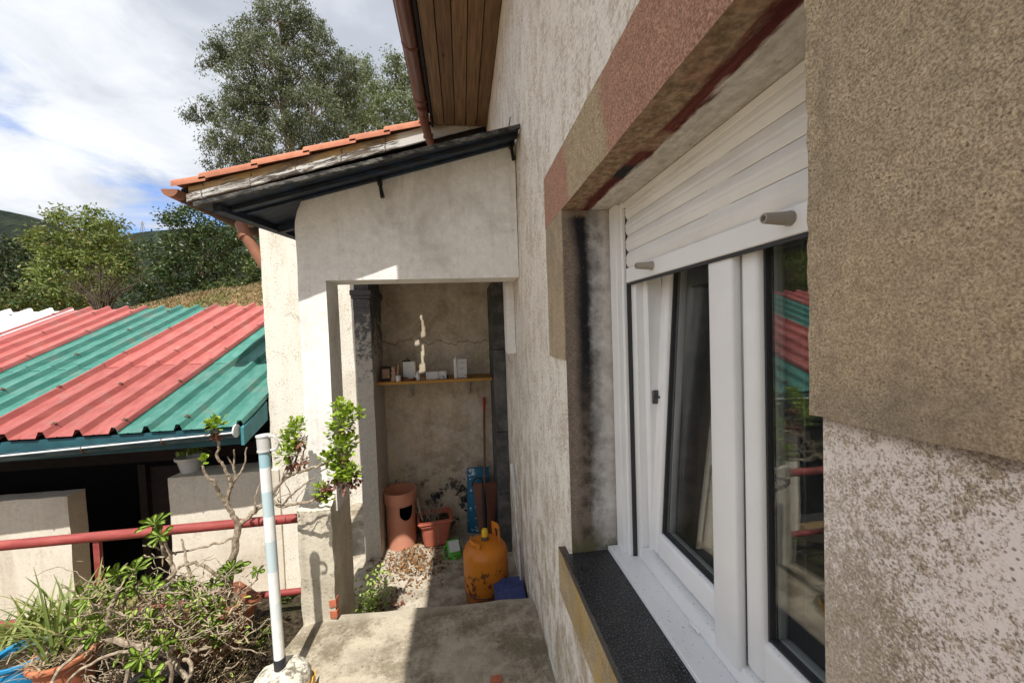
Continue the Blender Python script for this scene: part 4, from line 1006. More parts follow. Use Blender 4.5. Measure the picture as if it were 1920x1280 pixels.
# red railing
rail = thing('railing', 'flaking red pipe railing between the planting bed and the shed', 'railing', (-2.0, 2.2, 0))
b = MB(); b.tube([(-5.0, 2.2, 0.531), (-3.0, 2.2, 0.527), (-0.89, 2.2, 0.53)], 0.0245, 14); b.build('top_rail', M_rail, rail)
b = MB(); b.tube([(-5.0, 2.2, 0.125), (-0.89, 2.2, 0.125)], 0.017, 12); b.build('lower_rail', M_rail, rail)
for x in (-1.9, -3.3, -4.7):
    b = MB(); b.box(x - .014, x + .014, 2.188, 2.212, -0.05, 0.512, 0.002); b.build('post', M_rail, rail)

# ------------------------------------------------------------------ trees
def crown_tree(name, label, cat, D, base, trunk_r, lobes, leaf, per_area, llen, lwid, droop, seed, bark, group=None, clump_r=0.75, spread=1.0, limb_to=1.0, kind=None, twigs=0):
    """lobes: (px, py, r_px[, depth offset in m]); a trunk, limbs to every lobe, leaf clumps spread through each lobe"""
    rnd = random.Random(seed); rng = np.random.default_rng(seed)
    B = Vector(base); root = thing(name, label, cat, B, group)
    k = D / 720.0
    L = []
    for l in lobes:
        off = l[3] if len(l) > 3 else rnd.uniform(-.5, .5) * l[2] * k * 1.6
        p = at(l[0], l[1], D); p = CAMP + (p - CAMP) * ((D + off) / D); L.append((p, l[2] * k))
    cx = sum(p.x * r for p, r in L) / sum(r for p, r in L); top = max(p.z for p, r in L)
    b = MB()
    mid = [B.lerp(Vector((cx, B.y, top)), t) + Vector((rnd.uniform(-.3, .3), rnd.uniform(-.3, .3), 0)) * trunk_r * 3 * (t > 0) for t in (0, .2, .4, .6, .8, .95)]
    b.tube(mid, [trunk_r * q for q in (1.15, .95, .75, .5, .28, .1)], 9)
    def trunk_at(z):
        for i in range(5):
            if mid[i].z <= z <= mid[i + 1].z:
                f = (z - mid[i].z) / (mid[i + 1].z - mid[i].z); return mid[i].lerp(mid[i + 1], f)
        return mid[0].lerp(mid[1], .5) if z < mid[0].z else mid[4]
    C = []; A = []
    for (p, r) in L:
        h = (p - B).length; s = trunk_at(max(B.z + .12 * (top - B.z), p.z - 0.75 * math.hypot(p.x - cx, p.y - B.y) - r * .6))
        m1 = s.lerp(p, .5) + Vector((rnd.uniform(-.2, .2), rnd.uniform(-.2, .2), rnd.uniform(-.1, .25))) * r
        rad = max(0.012 * limb_to, min(trunk_r * .45, r * 0.055 * limb_to))
        b.tube([s, s.lerp(m1, .5) + Vector((0, 0, -.05 * r)), m1, p], [rad, rad * .8, rad * .6, rad * .25], 6)
        nc = max(5, int(per_area * (r / clump_r) ** 2))
        for c in range(nc):
            v = Vector(rng.normal(size=3)); v.normalize(); q = p + v * r * spread * rnd.uniform(.35, 1.0) ** .6
            q.z -= r * .08
            if c % 4 == 0: b.tube([p.lerp(m1, .3), p.lerp(q, .55) + Vector((0, 0, .06 * r)), q], [rad * .3, rad * .2, rad * .08], 4)
            n = int(rnd.uniform(34, 62)); cr = clump_r * rnd.uniform(.55, 1.2)
            g = rng.normal(size=(n, 3)) * np.array([cr * .48, cr * .48, cr * .40])
            C.append(np.array(q) + g); a = rng.normal(size=(n, 3)); a[:, 2] -= droop; a += g / cr * .8; A.append(a)
    b.build('trunk', bark, root)
    C = np.concatenate(C); A = np.concatenate(A); n = len(C)
    leafmesh('crown', C, A, rng.uniform(.6, 1.25, n) * llen, rng.uniform(.7, 1.2, n) * lwid, leaf, root, seed)
    return root
EUC = [(525, 40, 48), (470, 70, 45), (560, 60, 48), (610, 95, 45), (430, 85, 36), (410, 100, 28), (500, 120, 60), (570, 140, 62), (620, 150, 50), (640, 190, 45), (460, 160, 50),
       (520, 195, 62), (590, 210, 62), (640, 235, 42), (470, 215, 44), (655, 130, 30), (385, 122, 17), (432, 178, 24), (400, 205, 27), (376, 212, 19), (356, 216, 13), (425, 250, 34), (395, 268, 22),
       (480, 265, 48), (540, 270, 55), (610, 275, 50), (660, 262, 34), (440, 296, 34), (400, 300, 20), (560, 330, 55), (500, 330, 50), (620, 330, 50), (560, 14, 26), (500, 20, 22), (590, 45, 26)]
crown_tree('eucalyptus_tree', 'tall grey-green eucalyptus towering over the tiled roof', 'tree', 36, (-13.5, 36, 4.6), 0.55, [(a[0], a[1], a[2] * .78) + tuple(a[3:]) for a in EUC], L_euc, 6.4, 0.27, 0.042, 1.4, 11, M_bark, clump_r=0.58, spread=1.0)
EUC2 = [(675, 120, 22), (690, 150, 26), (668, 165, 24), (700, 185, 24), (680, 205, 30), (690, 240, 32), (660, 210, 20), (665, 250, 24)]
crown_tree('eucalyptus_tree', 'paler eucalyptus leaning against the right flank of the tall one', 'tree', 44, (-9.6, 44, 5.2), 0.3, EUC2, L_euc2, 6.5, 0.36, 0.056, 1.2, 12, M_bark, clump_r=0.8)
EUC3 = [(735, 120, 20), (750, 140, 24), (760, 165, 30), (735, 165, 20), (745, 200, 30), (715, 220, 26), (765, 215, 34), (735, 240, 26), (720, 190, 16), (780, 250, 34), (800, 190, 30)]
crown_tree('eucalyptus_tree', 'pale eucalyptus beside the brown gutter, far right of the trees', 'tree', 40, (-5.8, 40, 5.0), 0.3, EUC3, L_euc2, 6.5, 0.36, 0.056, 1.2, 13, M_bark, clump_r=0.8)
YEL = [(150, 405, 17), (125, 420, 15), (175, 410, 18), (105, 400, 8), (200, 430, 15), (215, 418, 9), (120, 445, 26), (160, 445, 30), (195, 460, 26), (90, 455, 20), (80, 485, 22), (110, 490, 30), (150, 490, 32), (190, 500, 28), (85, 520, 26), (120, 535, 30), (160, 540, 34), (100, 560, 26), (140, 570, 30), (70, 450, 12)]
crown_tree('broadleaf_tree', 'yellowing light green broadleaf tree left of the dark laurel', 'tree', 18, (-14.4, 18, 2.2), 0.13, YEL, L_yel, 6, 0.17, 0.034, 0.5, 21, M_twig, clump_r=0.45)
MIDG = [(205, 455, 18), (190, 475, 20), (215, 480, 20), (235, 470, 18), (225, 500, 20), (245, 495, 16), (205, 430, 10), (230, 450, 12), (240, 520, 18)]
crown_tree('broadleaf_tree', 'mid green tree between the yellowing tree and the laurel', 'tree', 20, (-14.0, 20, 2.6), 0.10, MIDG, L_scrub, 5.5, 0.17, 0.04, 0.4, 22, M_twig, clump_r=0.45)
DARK = [(345, 400, 15), (365, 395, 12), (330, 425, 20), (365, 425, 26), (400, 420, 26), (430, 430, 26), (305, 455, 20), (290, 470, 18), (340, 460, 30), (385, 465, 34), (430, 465, 32), (460, 470, 26), (300, 495, 28), (345, 505, 34), (395, 510, 36), (440, 505, 32), (470, 495, 22), (280, 520, 24), (320, 540, 28), (365, 545, 28), (260, 545, 22), (285, 560, 22), (400, 545, 22), (420, 540, 22), (320, 410, 8), (450, 440, 26)]
crown_tree('laurel_tree', 'dense dark green laurel behind the shed roof', 'tree', 16, (-9.6, 16, 2.6), 0.14, DARK, L_dark, 4.6, 0.13, 0.032, 0.1, 31, M_twig, clump_r=0.36)
crown_tree('bush', 'low light green bramble bush against the white wing wall', 'bush', 15, (-7.3, 15, 3.0), 0.04, [(455, 528, 13), (470, 518, 13), (478, 505, 11), (440, 533, 11), (425, 538, 10), (485, 525, 10)], L_scrub, 4.0, 0.12, 0.03, 0.1, 32, M_twig, clump_r=0.3)
for i, (lb, px, ys_) in enumerate((('dark wood tree at the far left edge under the hill', 20, 478), ('dark wood tree just left of the yellowing tree', 62, 490))):
    lob = [(px + dx, ys_ + dy, r) for dx, dy, r in ((0, 0, 22), (-16, 22, 24), (16, 24, 24), (0, 45, 30), (-24, 60, 26), (22, 62, 26), (0, 85, 34), (-6, -18, 12))]
    p = at(px, 600, 40); crown_tree('wood_tree', lb, 'tree', 40, (p.x, 40, p.z), 0.2, lob, L_wood, 3.6, 0.35, 0.085, 0.4, 41 + i, M_twig, group='dark wood trees', clump_r=0.9)
lob = [(30 + dx, 560 + dy, r) for dx, dy, r in ((-25, 0, 20), (0, -8, 20), (22, 4, 18), (40, 10, 16), (-40, 8, 18), (12, 12, 20))]
p = at(30, 590, 17); crown_tree('bush', 'low green scrub just over the white end of the shed roof', 'bush', 17, (p.x, 17, p.z), 0.05, lob, L_scrub, 4, 0.15, 0.035, 0.2, 44, M_twig, clump_r=0.4)
# leafless brown shrub before the trees
rn = random.Random(5); bs = thing('bare_shrub', 'leafless brown shrub in front of the yellowing tree', 'bush', at(190, 590, 14), None)
b = MB(); o_ = Vector(bs.location)
for i in range(46):
    a = rn.uniform(-1.15, 1.15); h = rn.uniform(.8, 1.75); d = rn.uniform(-.5, .5)
    p1 = o_ + Vector((math.sin(a) * h * .35, d * .3, h * .45)); p2 = o_ + Vector((math.sin(a) * h * .8, d * .7, h * (.9 - .25 * abs(a))))
    b.tube([o_ + Vector((rn.uniform(-.2, .2), 0, -.2)), p1, p2], [.022, .014, .006], 4)
    for j in range(4):
        q = p1.lerp(p2, rn.uniform(.2, 1)); b.tube([q, q + Vector((rn.uniform(-.3, .3), rn.uniform(-.2, .2), rn.uniform(.1, .4)))], [.008, .003], 3)
b.build('branch', M_twig, bs)
# pylon on the ridge
pb = at(268, 437, 1300); py = thing('transmission_tower', 'tiny lattice pylon on the distant ridge', 'pylon', pb)
b = MB(); Hh = 38.0
for s in (-1, 1):
    for e in (-1, 1): b.tube([pb + Vector((s * 6, e * 6, -4)), pb + Vector((s * 1.2, e * 1.2, Hh * .75)), pb + Vector((0, 0, Hh))], .55, 4)
for k in range(6):
    z0 = Hh * .12 * k; w0 = 6 - 5 * z0 / (Hh * .78); w1 = 6 - 5 * (z0 + Hh * .12) / (Hh * .78)
    b.tube([pb + Vector((-w0, -w0, z0)), pb + Vector((w1, -w1, z0 + Hh * .12))], .4, 3); b.tube([pb + Vector((w0, w0, z0)), pb + Vector((-w1, w1, z0 + Hh * .12))], .4, 3)
b.build('lattice', M_steelgrey, py)
b = MB()
for z in (.72, .85): b.tube([pb + Vector((-8, 0, Hh * z)), pb + Vector((8, 0, Hh * z))], .6, 4)
b.build('cross_arm', M_steelgrey, py)
# dry grass and bracken on the bank behind the shed
rng = np.random.default_rng(77); n = 26000
gx_ = rng.uniform(-13.5, -5.0, n); gy_ = rng.uniform(9.5, 15.5, n)
gz_ = np.array([ground_z(a, c) for a, c in zip(gx_, gy_)])
Cn = np.stack([gx_, gy_, gz_ + .06], 1); Ax = rng.normal(size=(n, 3)); Ax[:, 2] = np.abs(Ax[:, 2]) + .6
tag(leafmesh('dry_bracken', Cn, Ax, rng.uniform(.08, .26, n), rng.uniform(.006, .018, n), L_brack, None, 78), kind='stuff')

# ------------------------------------------------------------------ plants on the terrace
def leaf_template(name, L, W, tone, m, cup=0.25, narrow=0.35):
    """a thick spoon-shaped leaf along +x"""
    b = MB(); st = [(0, narrow * .6), (.3, narrow), (.62, 1.0), (.85, .85), (1.0, .12)]
    rows = []
    for (t, w_) in st:
        z = 0.10 * L * math.sin(t * 2.2); rows.append([b.bm.verts.new((t * L, s * W * w_, z + (cup * W * abs(s) if s else -.0))) for s in (-1, 0, 1)])
    for i in range(4):
        for j in range(2): b.bm.faces.new((rows[i][j], rows[i + 1][j], rows[i + 1][j + 1], rows[i][j + 1]))
    bmesh.ops.solidify(b.bm, geom=b.bm.faces[:], thickness=L * .035)
    me = bpy.data.meshes.new(name); b.bm.normal_update(); b.bm.to_mesh(me); b.bm.free()
    a = me.attributes.new('tone', 'FLOAT', 'FACE'); a.data.foreach_set('value', [tone] * len(me.polygons))
    me.materials.append(m); me.shade_smooth(); return me
SUC = [leaf_template('leaf', 1.0, .20, t_, L_succ) for t_ in (.1, .5, .9)]
RNG = random.Random(99)
def rosette(parent, p, axis, n, L, name='rosette', rnd=RNG, flat=0.55, templ=SUC):
    """a bud with its leaves as single objects, parented to the plant"""
    off = ROOT[parent.name]; axis = Vector(axis).normalized(); Q = axis.to_track_quat('Z', 'Y')
    b = MB(); b.lathe([(0.0001, 0), (L * .09, L * .06), (0.0001, L * .22)], seg=6); b.xf(Matrix.Translation(p) @ Q.to_matrix().to_4x4()); bud = b.build(name, M_gstem, parent)
    for k in range(n):
        az = k * 2.399 + rnd.uniform(-.3, .3); el = (0.12 + 1.0 * (k / n) ** 1.3) * flat + rnd.uniform(-.12, .16)
        d = Vector((math.cos(az) * math.cos(el), math.sin(az) * math.cos(el), math.sin(el)))
        o = bpy.data.objects.new('leaf', templ[rnd.randrange(len(templ))]); COL.objects.link(o); o.parent = bud
        s = L * (1.0 - .45 * k / n) * rnd.uniform(.8, 1.15)
        M = Q.to_matrix() @ d.to_track_quat('X', 'Z').to_matrix()
        o.matrix_local = Matrix.LocRotScale(Vector(p) - off + axis * L * .05, M.to_quaternion(), Vector((s, s * rnd.uniform(.85, 1.2), s)))
def joined_leaves(name, parent, items, m, W=.2):
    """many thick leaves (position, direction, length, tone) as one part"""
    V, F, T = [], [], []
    tp = [(0, -.12, 0), (0, .12, 0), (.55, -1, .10), (.55, 1, .10), (.5, 0, -.02), (.9, -.65, .10), (.9, .65, .10), (1, 0, .06)]
    tf = [(0, 4, 2), (0, 1, 4), (1, 3, 4), (2, 4, 7, 5), (4, 3, 6, 7)]
    off = ROOT[parent.name] if parent is not None else Vector((0, 0, 0))
    for (p, d, L, t_) in items:
        M = Vector(d).normalized().to_track_quat('X', 'Z').to_matrix(); o = len(V)
        for q in tp: V.append(Vector(p) - off + M @ Vector((q[0] * L, q[1] * L * W, q[2] * L)))
        for f in tf: F.append([o + i for i in f]); T.append(t_)
    me = bpy.data.meshes.new(name); me.from_pydata(V, [], F); a = me.attributes.new('tone', 'FLOAT', 'FACE'); a.data.foreach_set('value', T); me.update()
    return link(name, me, m, parent, smooth=True, ang=60, off=off)
def wob(pts, rnd, amp, n=5):
    """a wandering line through the points"""
    pts = [Vector(p) for p in pts]; out = []
    for i in range(len(pts) - 1):
        p0 = pts[max(i - 1, 0)]; p1 = pts[i]; p2 = pts[i + 1]; p3 = pts[min(i + 2, len(pts) - 1)]
        for k in range(n):
            t = k / n
            q = 0.5 * ((2 * p1) + (p2 - p0) * t + (2 * p0 - 5 * p1 + 4 * p2 - p3) * t * t + (3 * p1 - p0 - 3 * p2 + p3) * t ** 3)
            out.append(q + (Vector((rnd.uniform(-1, 1), rnd.uniform(-1, 1), rnd.uniform(-1, 1))) * amp if (i or k) else Vector((0, 0, 0))))
    return out + [pts[-1]]
def taper(n, a, b_): return [a + (b_ - a) * i / (n - 1) for i in range(n)]

def pot(name, label, cat, c, prof, m, soil=None, seg=36, sx=1, sy=1, group=None):
    root = thing(name, label, cat, c, group)
    b = MB(); b.lathe(prof, c, seg, None, sx, sy); b.build('body', m, root, ang=50)
    if soil:
        b = MB(); b.lathe([(0.0001, soil[1] + .012), (soil[0] * .5, soil[1] + .006), (soil[0], soil[1])], c, 20, None, sx, sy); b.build('soil', M_soil, root)
    return root
def potprof(r0, r1, h, rim=.02, rh=.03, t=.012):
    return [(0.0001, 0), (r0, 0), (r0 + (r1 - r0) * (1 - rh / h), h - rh), (r1 + rim * .6, h - rh + .003), (r1 + rim, h - rh * .5), (r1 + rim * .8, h), (r1 + rim * .2, h + .002), (r1 - t, h - .004), (r0, h * .4), (0.0001, h * .38)]
P0 = -0.03
# the terracotta pots
pot('flower_pot', 'round terracotta pot of dead grass at the lower left', 'flower pot', (-1.77, 1.87, P0), potprof(.075, .100, .215, .014, .026), M_terra, (.095, .195))
pot('flower_pot', 'blue plastic tub half under dead stems at the left edge', 'flower pot', (-1.945, 1.90, P0), potprof(.085, .105, .22, .006, .02), M_bluepot, (.09, .19))
pot('flower_pot', 'black plastic pot below the tangled succulent', 'flower pot', (-1.26, 1.60, P0), potprof(.10, .135, .20, .01, .02), M_blackpot, (.12, .17))
tr = thing('plant_trough', 'weathered terracotta trough with mossy flank under the tangled succulent', 'planter', (-1.17, 1.98, P0))
b = MB(); c0, c1 = Vector((-1.34, 1.92, 0)), Vector((-1.20, 2.09, 0)); ax = (c1 - c0).normalized(); nn = Vector((-ax.y, ax.x, 0))
def ring(w_, l, z): return [c0 - ax * l + nn * -w_ + Vector((0, 0, z)), c1 + ax * l + nn * -w_ + Vector((0, 0, z)), c1 + ax * l + nn * w_ + Vector((0, 0, z)), c0 - ax * l + nn * w_ + Vector((0, 0, z))]
rings = [ring(.07, 0, P0), ring(.105, .05, P0 + .20), ring(.125, .07, P0 + .205), ring(.125, .07, P0 + .245), ring(.105, .05, P0 + .245), ring(.08, .02, P0 + .15)]
vr = [[b.bm.verts.new(p) for p in r_2] for r_2 in rings]
for i in range(5):
    for k in range(4): b.bm.faces.new((vr[i][k], vr[i][(k + 1) % 4], vr[i + 1][(k + 1) % 4], vr[i + 1][k]))
b.bm.faces.new(vr[0][::-1]); b.bm.faces.new(vr[5]); bmesh.ops.bevel(b.bm, geom=b.bm.edges[:], offset=.008, segments=2, affect='EDGES'); b.build('body', M_terraold, tr)

def cpt(px, py, Y): return at(px, py, Y)
# the tree-like rosette plant with bare branches, heads before the porch post
rn = random.Random(7)
aeo = thing('branching_succulent', 'bare branching succulent with lime green heads leaning on the porch post', 'plant', (-1.15, 2.0, P0 + .15))
b = MB()
def br(pts, r0, r1, amp=.004, seg=7):
    w_ = wob(pts, rn, amp); b.tube(w_, taper(len(w_), r0, r1), seg)
B0 = cpt(430, 1085, 1.98)
fork = cpt(447, 983, 2.0)
br([B0 + Vector((0, 0, -.12)), B0, cpt(440, 1035, 1.99), fork], .019, .015)
f2 = cpt(425, 945, 1.98)
br([fork, cpt(437, 965, 1.99), f2, cpt(433, 915, 1.98), cpt(428, 890, 1.97)], .012, .008)
br([cpt(428, 890, 1.97), cpt(420, 875, 1.96), cpt(408, 855, 1.95), cpt(411, 832, 1.94), cpt(404, 812, 1.94)], .007, .005, .003)
br([f2, cpt(410, 925, 1.96), cpt(402, 905, 1.94), cpt(385, 890, 1.93), cpt(379, 872, 1.93)], .009, .005, .003)
br([cpt(433, 915, 1.98), cpt(440, 898, 2.0), cpt(438, 872, 2.0), cpt(439, 842, 2.0)], .006, .003, .003)
br([cpt(437, 905, 1.99), cpt(446, 892, 2.0), cpt(457, 872, 2.01), cpt(463, 838, 2.02)], .006, .003, .003)
br([cpt(440, 878, 2.0), cpt(430, 862, 1.99), cpt(427, 855, 1.99)], .004, .002, .001)
br([fork, cpt(470, 965, 2.02), cpt(488, 950, 2.04), cpt(508, 935, 2.05)], .013, .010)
br([cpt(508, 935, 2.05), cpt(525, 905, 2.04), cpt(545, 890, 2.03), cpt(575, 880, 2.0), cpt(600, 872, 1.98), cpt(632, 855, 1.97)], .009, .006)
br([cpt(540, 893, 2.03), cpt(552, 870, 2.04), cpt(560, 842, 2.05)], .007, .004, .003)
br([cpt(530, 900, 2.04), cpt(545, 868, 2.02), cpt(540, 855, 2.03)], .006, .004, .003)
br([cpt(560, 884, 2.01), cpt(566, 862, 2.02), cpt(572, 835, 2.04), cpt(578, 815, 2.06)], .005, .002, .003)
br([cpt(508, 938, 2.05), cpt(530, 948, 2.03), cpt(560, 942, 2.0), cpt(590, 938, 1.98), cpt(605, 925, 1.97)], .009, .005)
br([cpt(530, 947, 2.03), cpt(548, 925, 2.0), cpt(575, 905, 1.99), cpt(590, 895, 1.98)], .006, .003, .003)
br([cpt(590, 938, 1.98), cpt(610, 915, 1.97), cpt(630, 895, 1.96)], .005, .003)
br([cpt(478, 958, 2.02), cpt(480, 930, 2.03), cpt(487, 905, 2.04)], .005, .003)
for _ in range(10):
    p = cpt(rn.uniform(500, 610), rn.uniform(870, 945), rn.uniform(1.97, 2.05)); br([p, p + Vector((rn.uniform(-.03, .06), rn.uniform(-.03, .02), rn.uniform(0, .07))), p + Vector((rn.uniform(-.05, .09), rn.uniform(-.03, .03), rn.uniform(.02, .12)))], .003, .0015, .003, 4)
b.build('stem', M_stem, aeo)
heads = [(404, 795, 1.94, 15, 60), (380, 866, 1.93, 8, 14), (553, 800, 2.04, 17, 70), (545, 820, 2.03, 17, 60), (535, 848, 2.02, 17, 60), (552, 838, 2.03, 14, 40), (640, 765, 1.97, 18, 70), (655, 775, 1.96, 17, 60), (645, 790, 1.96, 22, 90), (672, 772, 1.96, 9, 20), (640, 835, 1.95, 20, 90), (655, 830, 1.95, 17, 60),
         (645, 875, 1.94, 20, 100), (660, 885, 1.94, 15, 60), (615, 862, 1.96, 16, 55), (632, 885, 1.94, 14, 40), (603, 918, 1.96, 13, 40), (612, 930, 1.96, 9, 20), (625, 808, 1.97, 14, 40)]
def headleaves(p, r, n, rnd, tlo=0, thi=1, Lr=(.017, .030), down=0.0):
    it = []
    for _ in range(n):
        v = Vector((rnd.gauss(0, 1), rnd.gauss(0, 1), rnd.gauss(0, 1))).normalized(); q = p + v * r * rnd.uniform(.2, 1.0)
        d = v * .9 + Vector((rnd.gauss(0, .4), rnd.gauss(0, .4), rnd.gauss(0, .4) + .35 - down)); it.append((q, d, rnd.uniform(*Lr), rnd.uniform(tlo, thi)))
    return it
for (px, py, Y, rp_, n) in heads:
    p = cpt(px, py, Y); r = rp_ * Y / 720
    joined_leaves('leaf_head', aeo, headleaves(p, r, int(n * 1.25), rn), L_aeon, .42)
it = []
for (px, py, Y, r) in ((650, 808, 1.97, 14), (640, 855, 1.96, 14), (648, 905, 1.95, 18), (630, 895, 1.95, 14), (665, 900, 1.95, 12), (562, 828, 2.04, 12), (545, 868, 2.03, 9), (565, 868, 2.03, 9), (603, 930, 1.97, 8), (404, 812, 1.94, 9), (612, 912, 1.96, 7), (650, 890, 1.97, 12)):
    it += headleaves(cpt(px, py, Y), r * Y / 720, 46, rn, Lr=(.014, .028), down=.9)
joined_leaves('withered_leaves', aeo, it, L_rust, .35)

# the tangled succulent in and around the trough
rn = random.Random(17)
tan = thing('tangled_succulent', 'sprawling tangle of woody stems with green paddle-leaf tips on the planting bed', 'plant', (-1.3, 1.85, P0 + .1))
b = MB()
tips = []
def stem(pts, r0, r1, ros=None, amp=.005):
    w_ = wob(pts, rn, amp); b.tube(w_, taper(len(w_), r0, r1), 7)
    if ros: tips.append((w_[-1], w_[-1] - w_[-3], ros))
stem([cpt(345, 1180, 1.86), cpt(330, 1120, 1.86), cpt(322, 1060, 1.87), cpt(305, 1030, 1.88), cpt(290, 985, 1.88)], .010, .006, (11, .062))
stem([cpt(322, 1060, 1.87), cpt(312, 1020, 1.87), cpt(302, 1005, 1.86)], .006, .005, (10, .055))
stem([cpt(330, 1150, 1.86), cpt(280, 1140, 1.84), cpt(262, 1115, 1.84), cpt(253, 1070, 1.85)], .008, .005, (10, .06))
stem([cpt(262, 1115, 1.84), cpt(235, 1095, 1.84), cpt(222, 1078, 1.84)], .006, .005, (9, .055))
stem([cpt(400, 1130, 1.92), cpt(425, 1105, 1.94), cpt(436, 1068, 1.95)], .008, .005, (11, .055))
stem([cpt(400, 1130, 1.92), cpt(415, 1100, 1.92), cpt(425, 1080, 1.92)], .006, .005, (7, .05))
stem([cpt(450, 1110, 1.96), cpt(478, 1090, 1.98), cpt(482, 1072, 1.98)], .004, .003, (8, .035))
stem([cpt(230, 1160, 1.82), cpt(236, 1130, 1.82), cpt(232, 1112, 1.81)], .007, .005, (13, .06))
stem([cpt(265, 1160, 1.80), cpt(282, 1120, 1.82), cpt(285, 1098, 1.82)], .006, .005, (10, .05))
stem([cpt(315, 1170, 1.82), cpt(345, 1135, 1.84), cpt(345, 1100, 1.85)], .007, .005, (9, .05))
stem([cpt(350, 1200, 1.80), cpt(372, 1150, 1.80), cpt(375, 1125, 1.80)], .007, .005, (12, .052))
stem([cpt(380, 1190, 1.80), cpt(400, 1165, 1.80), cpt(405, 1145, 1.80)], .007, .005, (11, .048))
stem([cpt(270, 1210, 1.74), cpt(290, 1180, 1.75), cpt(285, 1162, 1.75)], .007, .005, (11, .05))
stem([cpt(300, 1260, 1.62), cpt(318, 1240, 1.63), cpt(316, 1215, 1.63), cpt(308, 1208, 1.63)], .009, .006, (8, .052))
stem([cpt(318, 1285, 1.62), cpt(317, 1245, 1.62), cpt(290, 1250, 1.62), cpt(268, 1238, 1.62), cpt(266, 1230, 1.62)], .008, .006, (8, .05))
stem([cpt(295, 1300, 1.58), cpt(290, 1285, 1.58), cpt(286, 1272, 1.58)], .007, .006, (12, .045))
stem([cpt(200, 1200, 1.74), cpt(170, 1190, 1.72), cpt(150, 1180, 1.72)], .007, .005, (9, .055))
stem([cpt(215, 1195, 1.72), cpt(190, 1185, 1.70), cpt(183, 1182, 1.70)], .007, .005, (10, .05))
stem([cpt(190, 1150, 1.78), cpt(172, 1130, 1.78), cpt(168, 1120, 1.78)], .006, .005, (8, .055))
stem([cpt(220, 1155, 1.78), cpt(200, 1140, 1.78), cpt(196, 1152, 1.77)], .006, .004, (9, .05))
# bare loops
stem([cpt(215, 1200, 1.72), cpt(202, 1160, 1.72), cpt(215, 1120, 1.73), cpt(225, 1100, 1.74)], .010, .006)
stem([cpt(460, 1140, 1.95), cpt(420, 1090, 1.90), cpt(380, 1060, 1.88), cpt(345, 1058, 1.87), cpt(320, 1080, 1.86), cpt(285, 1120, 1.84), cpt(230, 1150, 1.82)], .008, .006)
stem([cpt(380, 1095, 1.88), cpt(320, 1120, 1.84), cpt(260, 1135, 1.80)], .007, .005)
stem([cpt(355, 1130, 1.86), cpt(358, 1080, 1.87), cpt(350, 1050, 1.88), cpt(340, 1010, 1.90)], .008, .004)
stem([cpt(443, 1007, 2.0), cpt(400, 1020, 1.96), cpt(340, 1035, 1.92), cpt(290, 1045, 1.9), cpt(270, 1040, 1.9)], .006, .003)
stem([cpt(330, 1040, 1.9), cpt(300, 1028, 1.9), cpt(268, 1022, 1.9)], .004, .003)
stem([cpt(425, 1170, 1.84), cpt(380, 1215, 1.78), cpt(345, 1240, 1.74)], .007, .004)
stem([cpt(200, 1195, 1.70), cpt(260, 1210, 1.70), cpt(310, 1225, 1.70), cpt(350, 1270, 1.66)], .013, .009)
stem([cpt(170, 1200, 1.70), cpt(120, 1245, 1.66), cpt(90, 1290, 1.62)], .007, .006)
stem([cpt(330, 1215, 1.68), cpt(220, 1225, 1.66), cpt(150, 1255, 1.62), cpt(110, 1300, 1.6)], .006, .005)
stem([cpt(285, 1225, 1.66), cpt(245, 1240, 1.64), cpt(232, 1290, 1.62)], .008, .007)
stem([cpt(345, 1235, 1.66), cpt(360, 1250, 1.64), cpt(348, 1280, 1.62)], .007, .006)
stem([cpt(352, 1215, 1.70), cpt(375, 1218, 1.70), cpt(395, 1212, 1.72), cpt(385, 1228, 1.71), cpt(375, 1225, 1.71)], .005, .0035, None, .002)
for _ in range(170):
    p = cpt(rn.uniform(160, 450), rn.uniform(1085, 1275), rn.uniform(1.66, 1.96)); p.z = max(p.z, P0 + .02)
    d = Vector((rn.uniform(-.16, .16), rn.uniform(-.10, .10), rn.uniform(-.04, .14)))
    stem([p, p + d * .5 + Vector((rn.uniform(-.05, .05), rn.uniform(-.04, .04), rn.uniform(-.03, .05))), p + d], rn.uniform(.0013, .0036), .0012, None, .006)
b.build('stem', M_stem, tan)
for _ in range(16):
    p = cpt(rn.uniform(170, 440), rn.uniform(1095, 1215), rn.uniform(1.74, 1.92)); tips.append((p, Vector((rn.uniform(-.3, .3), rn.uniform(-.4, 0), 1)) * .02, (9, rn.uniform(.036, .05))))
for (p, d, (n, L)) in tips: rosette(tan, p, d + Vector((0, -.02, d.length * .6)), n + 2, L * 1.22, rnd=rn)
it = []
for _ in range(1500):
    p = cpt(rn.uniform(150, 460), rn.gauss(1165, 38), rn.uniform(1.68, 1.98)); p.z = max(p.z, P0 + .02)
    it.append((p, (rn.gauss(0, 1), rn.gauss(0, 1), rn.gauss(0.3, .6)), rn.uniform(.018, .038), rn.random()))
joined_leaves('small_leaves', tan, it[:150], L_succ, .2)
joined_leaves('withered_leaves', tan, it[150:], L_straw, .09)

